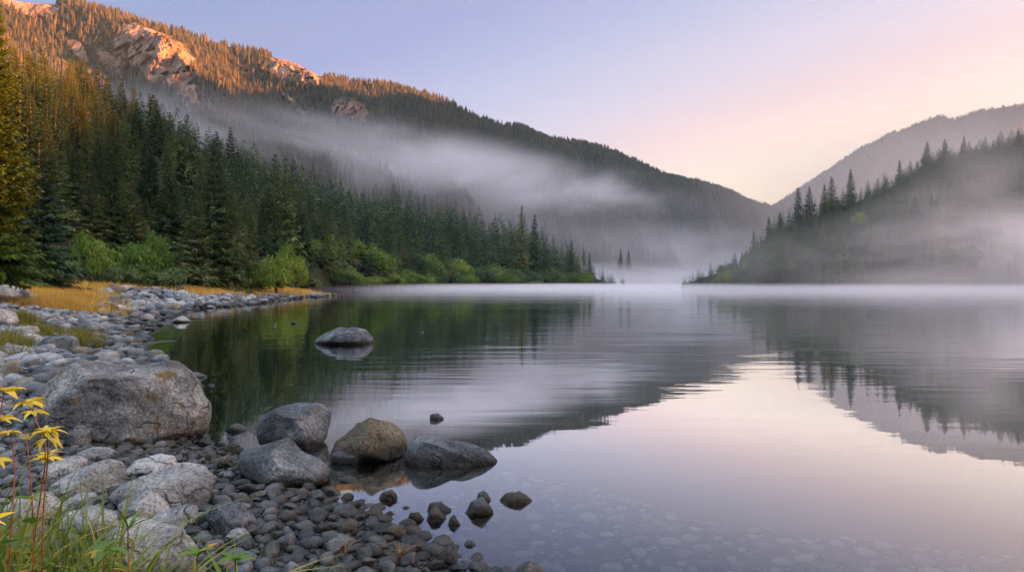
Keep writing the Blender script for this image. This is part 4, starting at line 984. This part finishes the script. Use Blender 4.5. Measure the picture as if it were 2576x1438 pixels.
# ------------------------------------------------------------------ sky, sun, camera
w = bpy.data.worlds.new('World'); sc.world = w; w.use_nodes = True
nt = w.node_tree; nt.nodes.clear()
def N(t, **kw):
    n = nt.nodes.new(t)
    for a, b in kw.items(): setattr(n, a, b)
    return n
out = N('ShaderNodeOutputWorld'); bg = N('ShaderNodeBackground'); nt.links.new(bg.outputs[0], out.inputs[0])
sky = N('ShaderNodeTexSky', sky_type='NISHITA'); sky.sun_disc = False; sky.sun_elevation = R(SUN_EL); sky.sun_rotation = R(SUN_AZ); sky.air_density = 1.2; sky.dust_density = 1.5
tc = N('ShaderNodeTexCoord'); sx = N('ShaderNodeSeparateXYZ'); nt.links.new(tc.outputs['Generated'], sx.inputs[0])
dot = N('ShaderNodeVectorMath', operation='DOT_PRODUCT'); nt.links.new(tc.outputs['Generated'], dot.inputs[0])
dot.inputs[1].default_value = (math.sin(R(55)), math.cos(R(55)), 0)
ma = N('ShaderNodeMath', operation='MULTIPLY_ADD'); nt.links.new(dot.outputs['Value'], ma.inputs[0]); ma.inputs[1].default_value = -0.45; ad = N('ShaderNodeMath', operation='ADD'); nt.links.new(sx.outputs[2], ad.inputs[0]); ad.inputs[1].default_value = 0.15; nt.links.new(ad.outputs[0], ma.inputs[2])
mr = N('ShaderNodeMapRange'); nt.links.new(ma.outputs[0], mr.inputs[0]); mr.inputs[1].default_value = -0.4; mr.inputs[2].default_value = 1.0
cr = N('ShaderNodeValToRGB'); nt.links.new(mr.outputs[0], cr.inputs[0])
def lin(r, g, b): return tuple(((c / 255 + 0.055) / 1.055) ** 2.4 if c > 10 else c / 3294 for c in (r, g, b)) + (1,)
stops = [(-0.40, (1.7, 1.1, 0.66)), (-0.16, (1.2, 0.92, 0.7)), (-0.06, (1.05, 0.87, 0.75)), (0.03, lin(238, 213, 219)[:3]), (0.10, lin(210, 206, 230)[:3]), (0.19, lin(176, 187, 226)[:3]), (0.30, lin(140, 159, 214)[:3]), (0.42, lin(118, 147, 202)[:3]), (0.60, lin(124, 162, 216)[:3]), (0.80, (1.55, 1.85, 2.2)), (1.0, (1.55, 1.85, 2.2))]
el = cr.color_ramp.elements
while len(el) > 1: el.remove(el[-1])
for i, (p_, c_) in enumerate(stops):
    e = el[0] if i == 0 else el.new((p_ + 0.4) / 1.4)
    e.position = (p_ + 0.4) / 1.4; e.color = (*c_, 1)
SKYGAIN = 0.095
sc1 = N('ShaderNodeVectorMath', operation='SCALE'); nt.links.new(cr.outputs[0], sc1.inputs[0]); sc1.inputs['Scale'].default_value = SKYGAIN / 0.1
# glow of the sky round the sun, which stands outside the frame at right
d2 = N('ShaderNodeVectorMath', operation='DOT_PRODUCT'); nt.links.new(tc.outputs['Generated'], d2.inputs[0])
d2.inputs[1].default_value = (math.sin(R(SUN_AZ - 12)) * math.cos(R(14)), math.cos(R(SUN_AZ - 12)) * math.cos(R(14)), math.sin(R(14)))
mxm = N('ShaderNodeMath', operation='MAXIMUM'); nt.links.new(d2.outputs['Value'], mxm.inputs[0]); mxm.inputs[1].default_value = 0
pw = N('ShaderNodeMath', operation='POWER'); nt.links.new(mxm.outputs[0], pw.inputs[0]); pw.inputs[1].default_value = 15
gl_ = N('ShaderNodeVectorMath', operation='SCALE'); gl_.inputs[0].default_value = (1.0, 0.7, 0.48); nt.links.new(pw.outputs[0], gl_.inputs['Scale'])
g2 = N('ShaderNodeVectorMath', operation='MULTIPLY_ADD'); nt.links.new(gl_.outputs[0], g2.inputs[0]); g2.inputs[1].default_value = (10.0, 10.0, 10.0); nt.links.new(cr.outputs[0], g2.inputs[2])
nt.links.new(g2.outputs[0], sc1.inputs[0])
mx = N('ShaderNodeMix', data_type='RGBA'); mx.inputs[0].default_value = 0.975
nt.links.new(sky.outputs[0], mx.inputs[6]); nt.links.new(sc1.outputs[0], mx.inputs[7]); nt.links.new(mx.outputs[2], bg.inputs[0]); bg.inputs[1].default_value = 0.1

sl = bpy.data.lights.new('sun', 'SUN'); sl.energy = 5.0; sl.angle = R(0.5); sl.color = (1.0, 0.34, 0.075)
so = link('sun', sl); sd = Vector((math.sin(R(SUN_AZ)) * math.cos(R(SUN_EL)), math.cos(R(SUN_AZ)) * math.cos(R(SUN_EL)), math.sin(R(SUN_EL))))
so.rotation_euler = sd.to_track_quat('Z', 'Y').to_euler(); so.location = (60, -20, 80)

cam = bpy.data.cameras.new('camera'); co = link('camera', cam); cam.sensor_width = 36; cam.lens = 36 * F0 / 2576
co.location = (0, 0, CAM_H); co.rotation_euler = (R(90), 0, 0); cam.shift_y = (YH - 719) / 2576.0
cam.clip_start = 0.05; cam.clip_end = 12000; sc.camera = co

sc.view_settings.view_transform = 'Standard'; sc.view_settings.look = 'None'; sc.view_settings.gamma = 1; sc.view_settings.exposure = 3.4
cy = sc.cycles
cy.use_denoising = True
try: cy.denoiser = 'OPENIMAGEDENOISE'
except Exception: pass
cy.max_bounces = 6; cy.diffuse_bounces = 2; cy.glossy_bounces = 3; cy.transmission_bounces = 2; cy.transparent_max_bounces = 8; cy.volume_bounces = 3
cy.use_adaptive_sampling = True; cy.adaptive_threshold = 0.02
cy.caustics_reflective = False; cy.caustics_refractive = False
cy.volume_step_rate = 1.0; cy.volume_max_steps = 256; cy.sample_clamp_indirect = 6
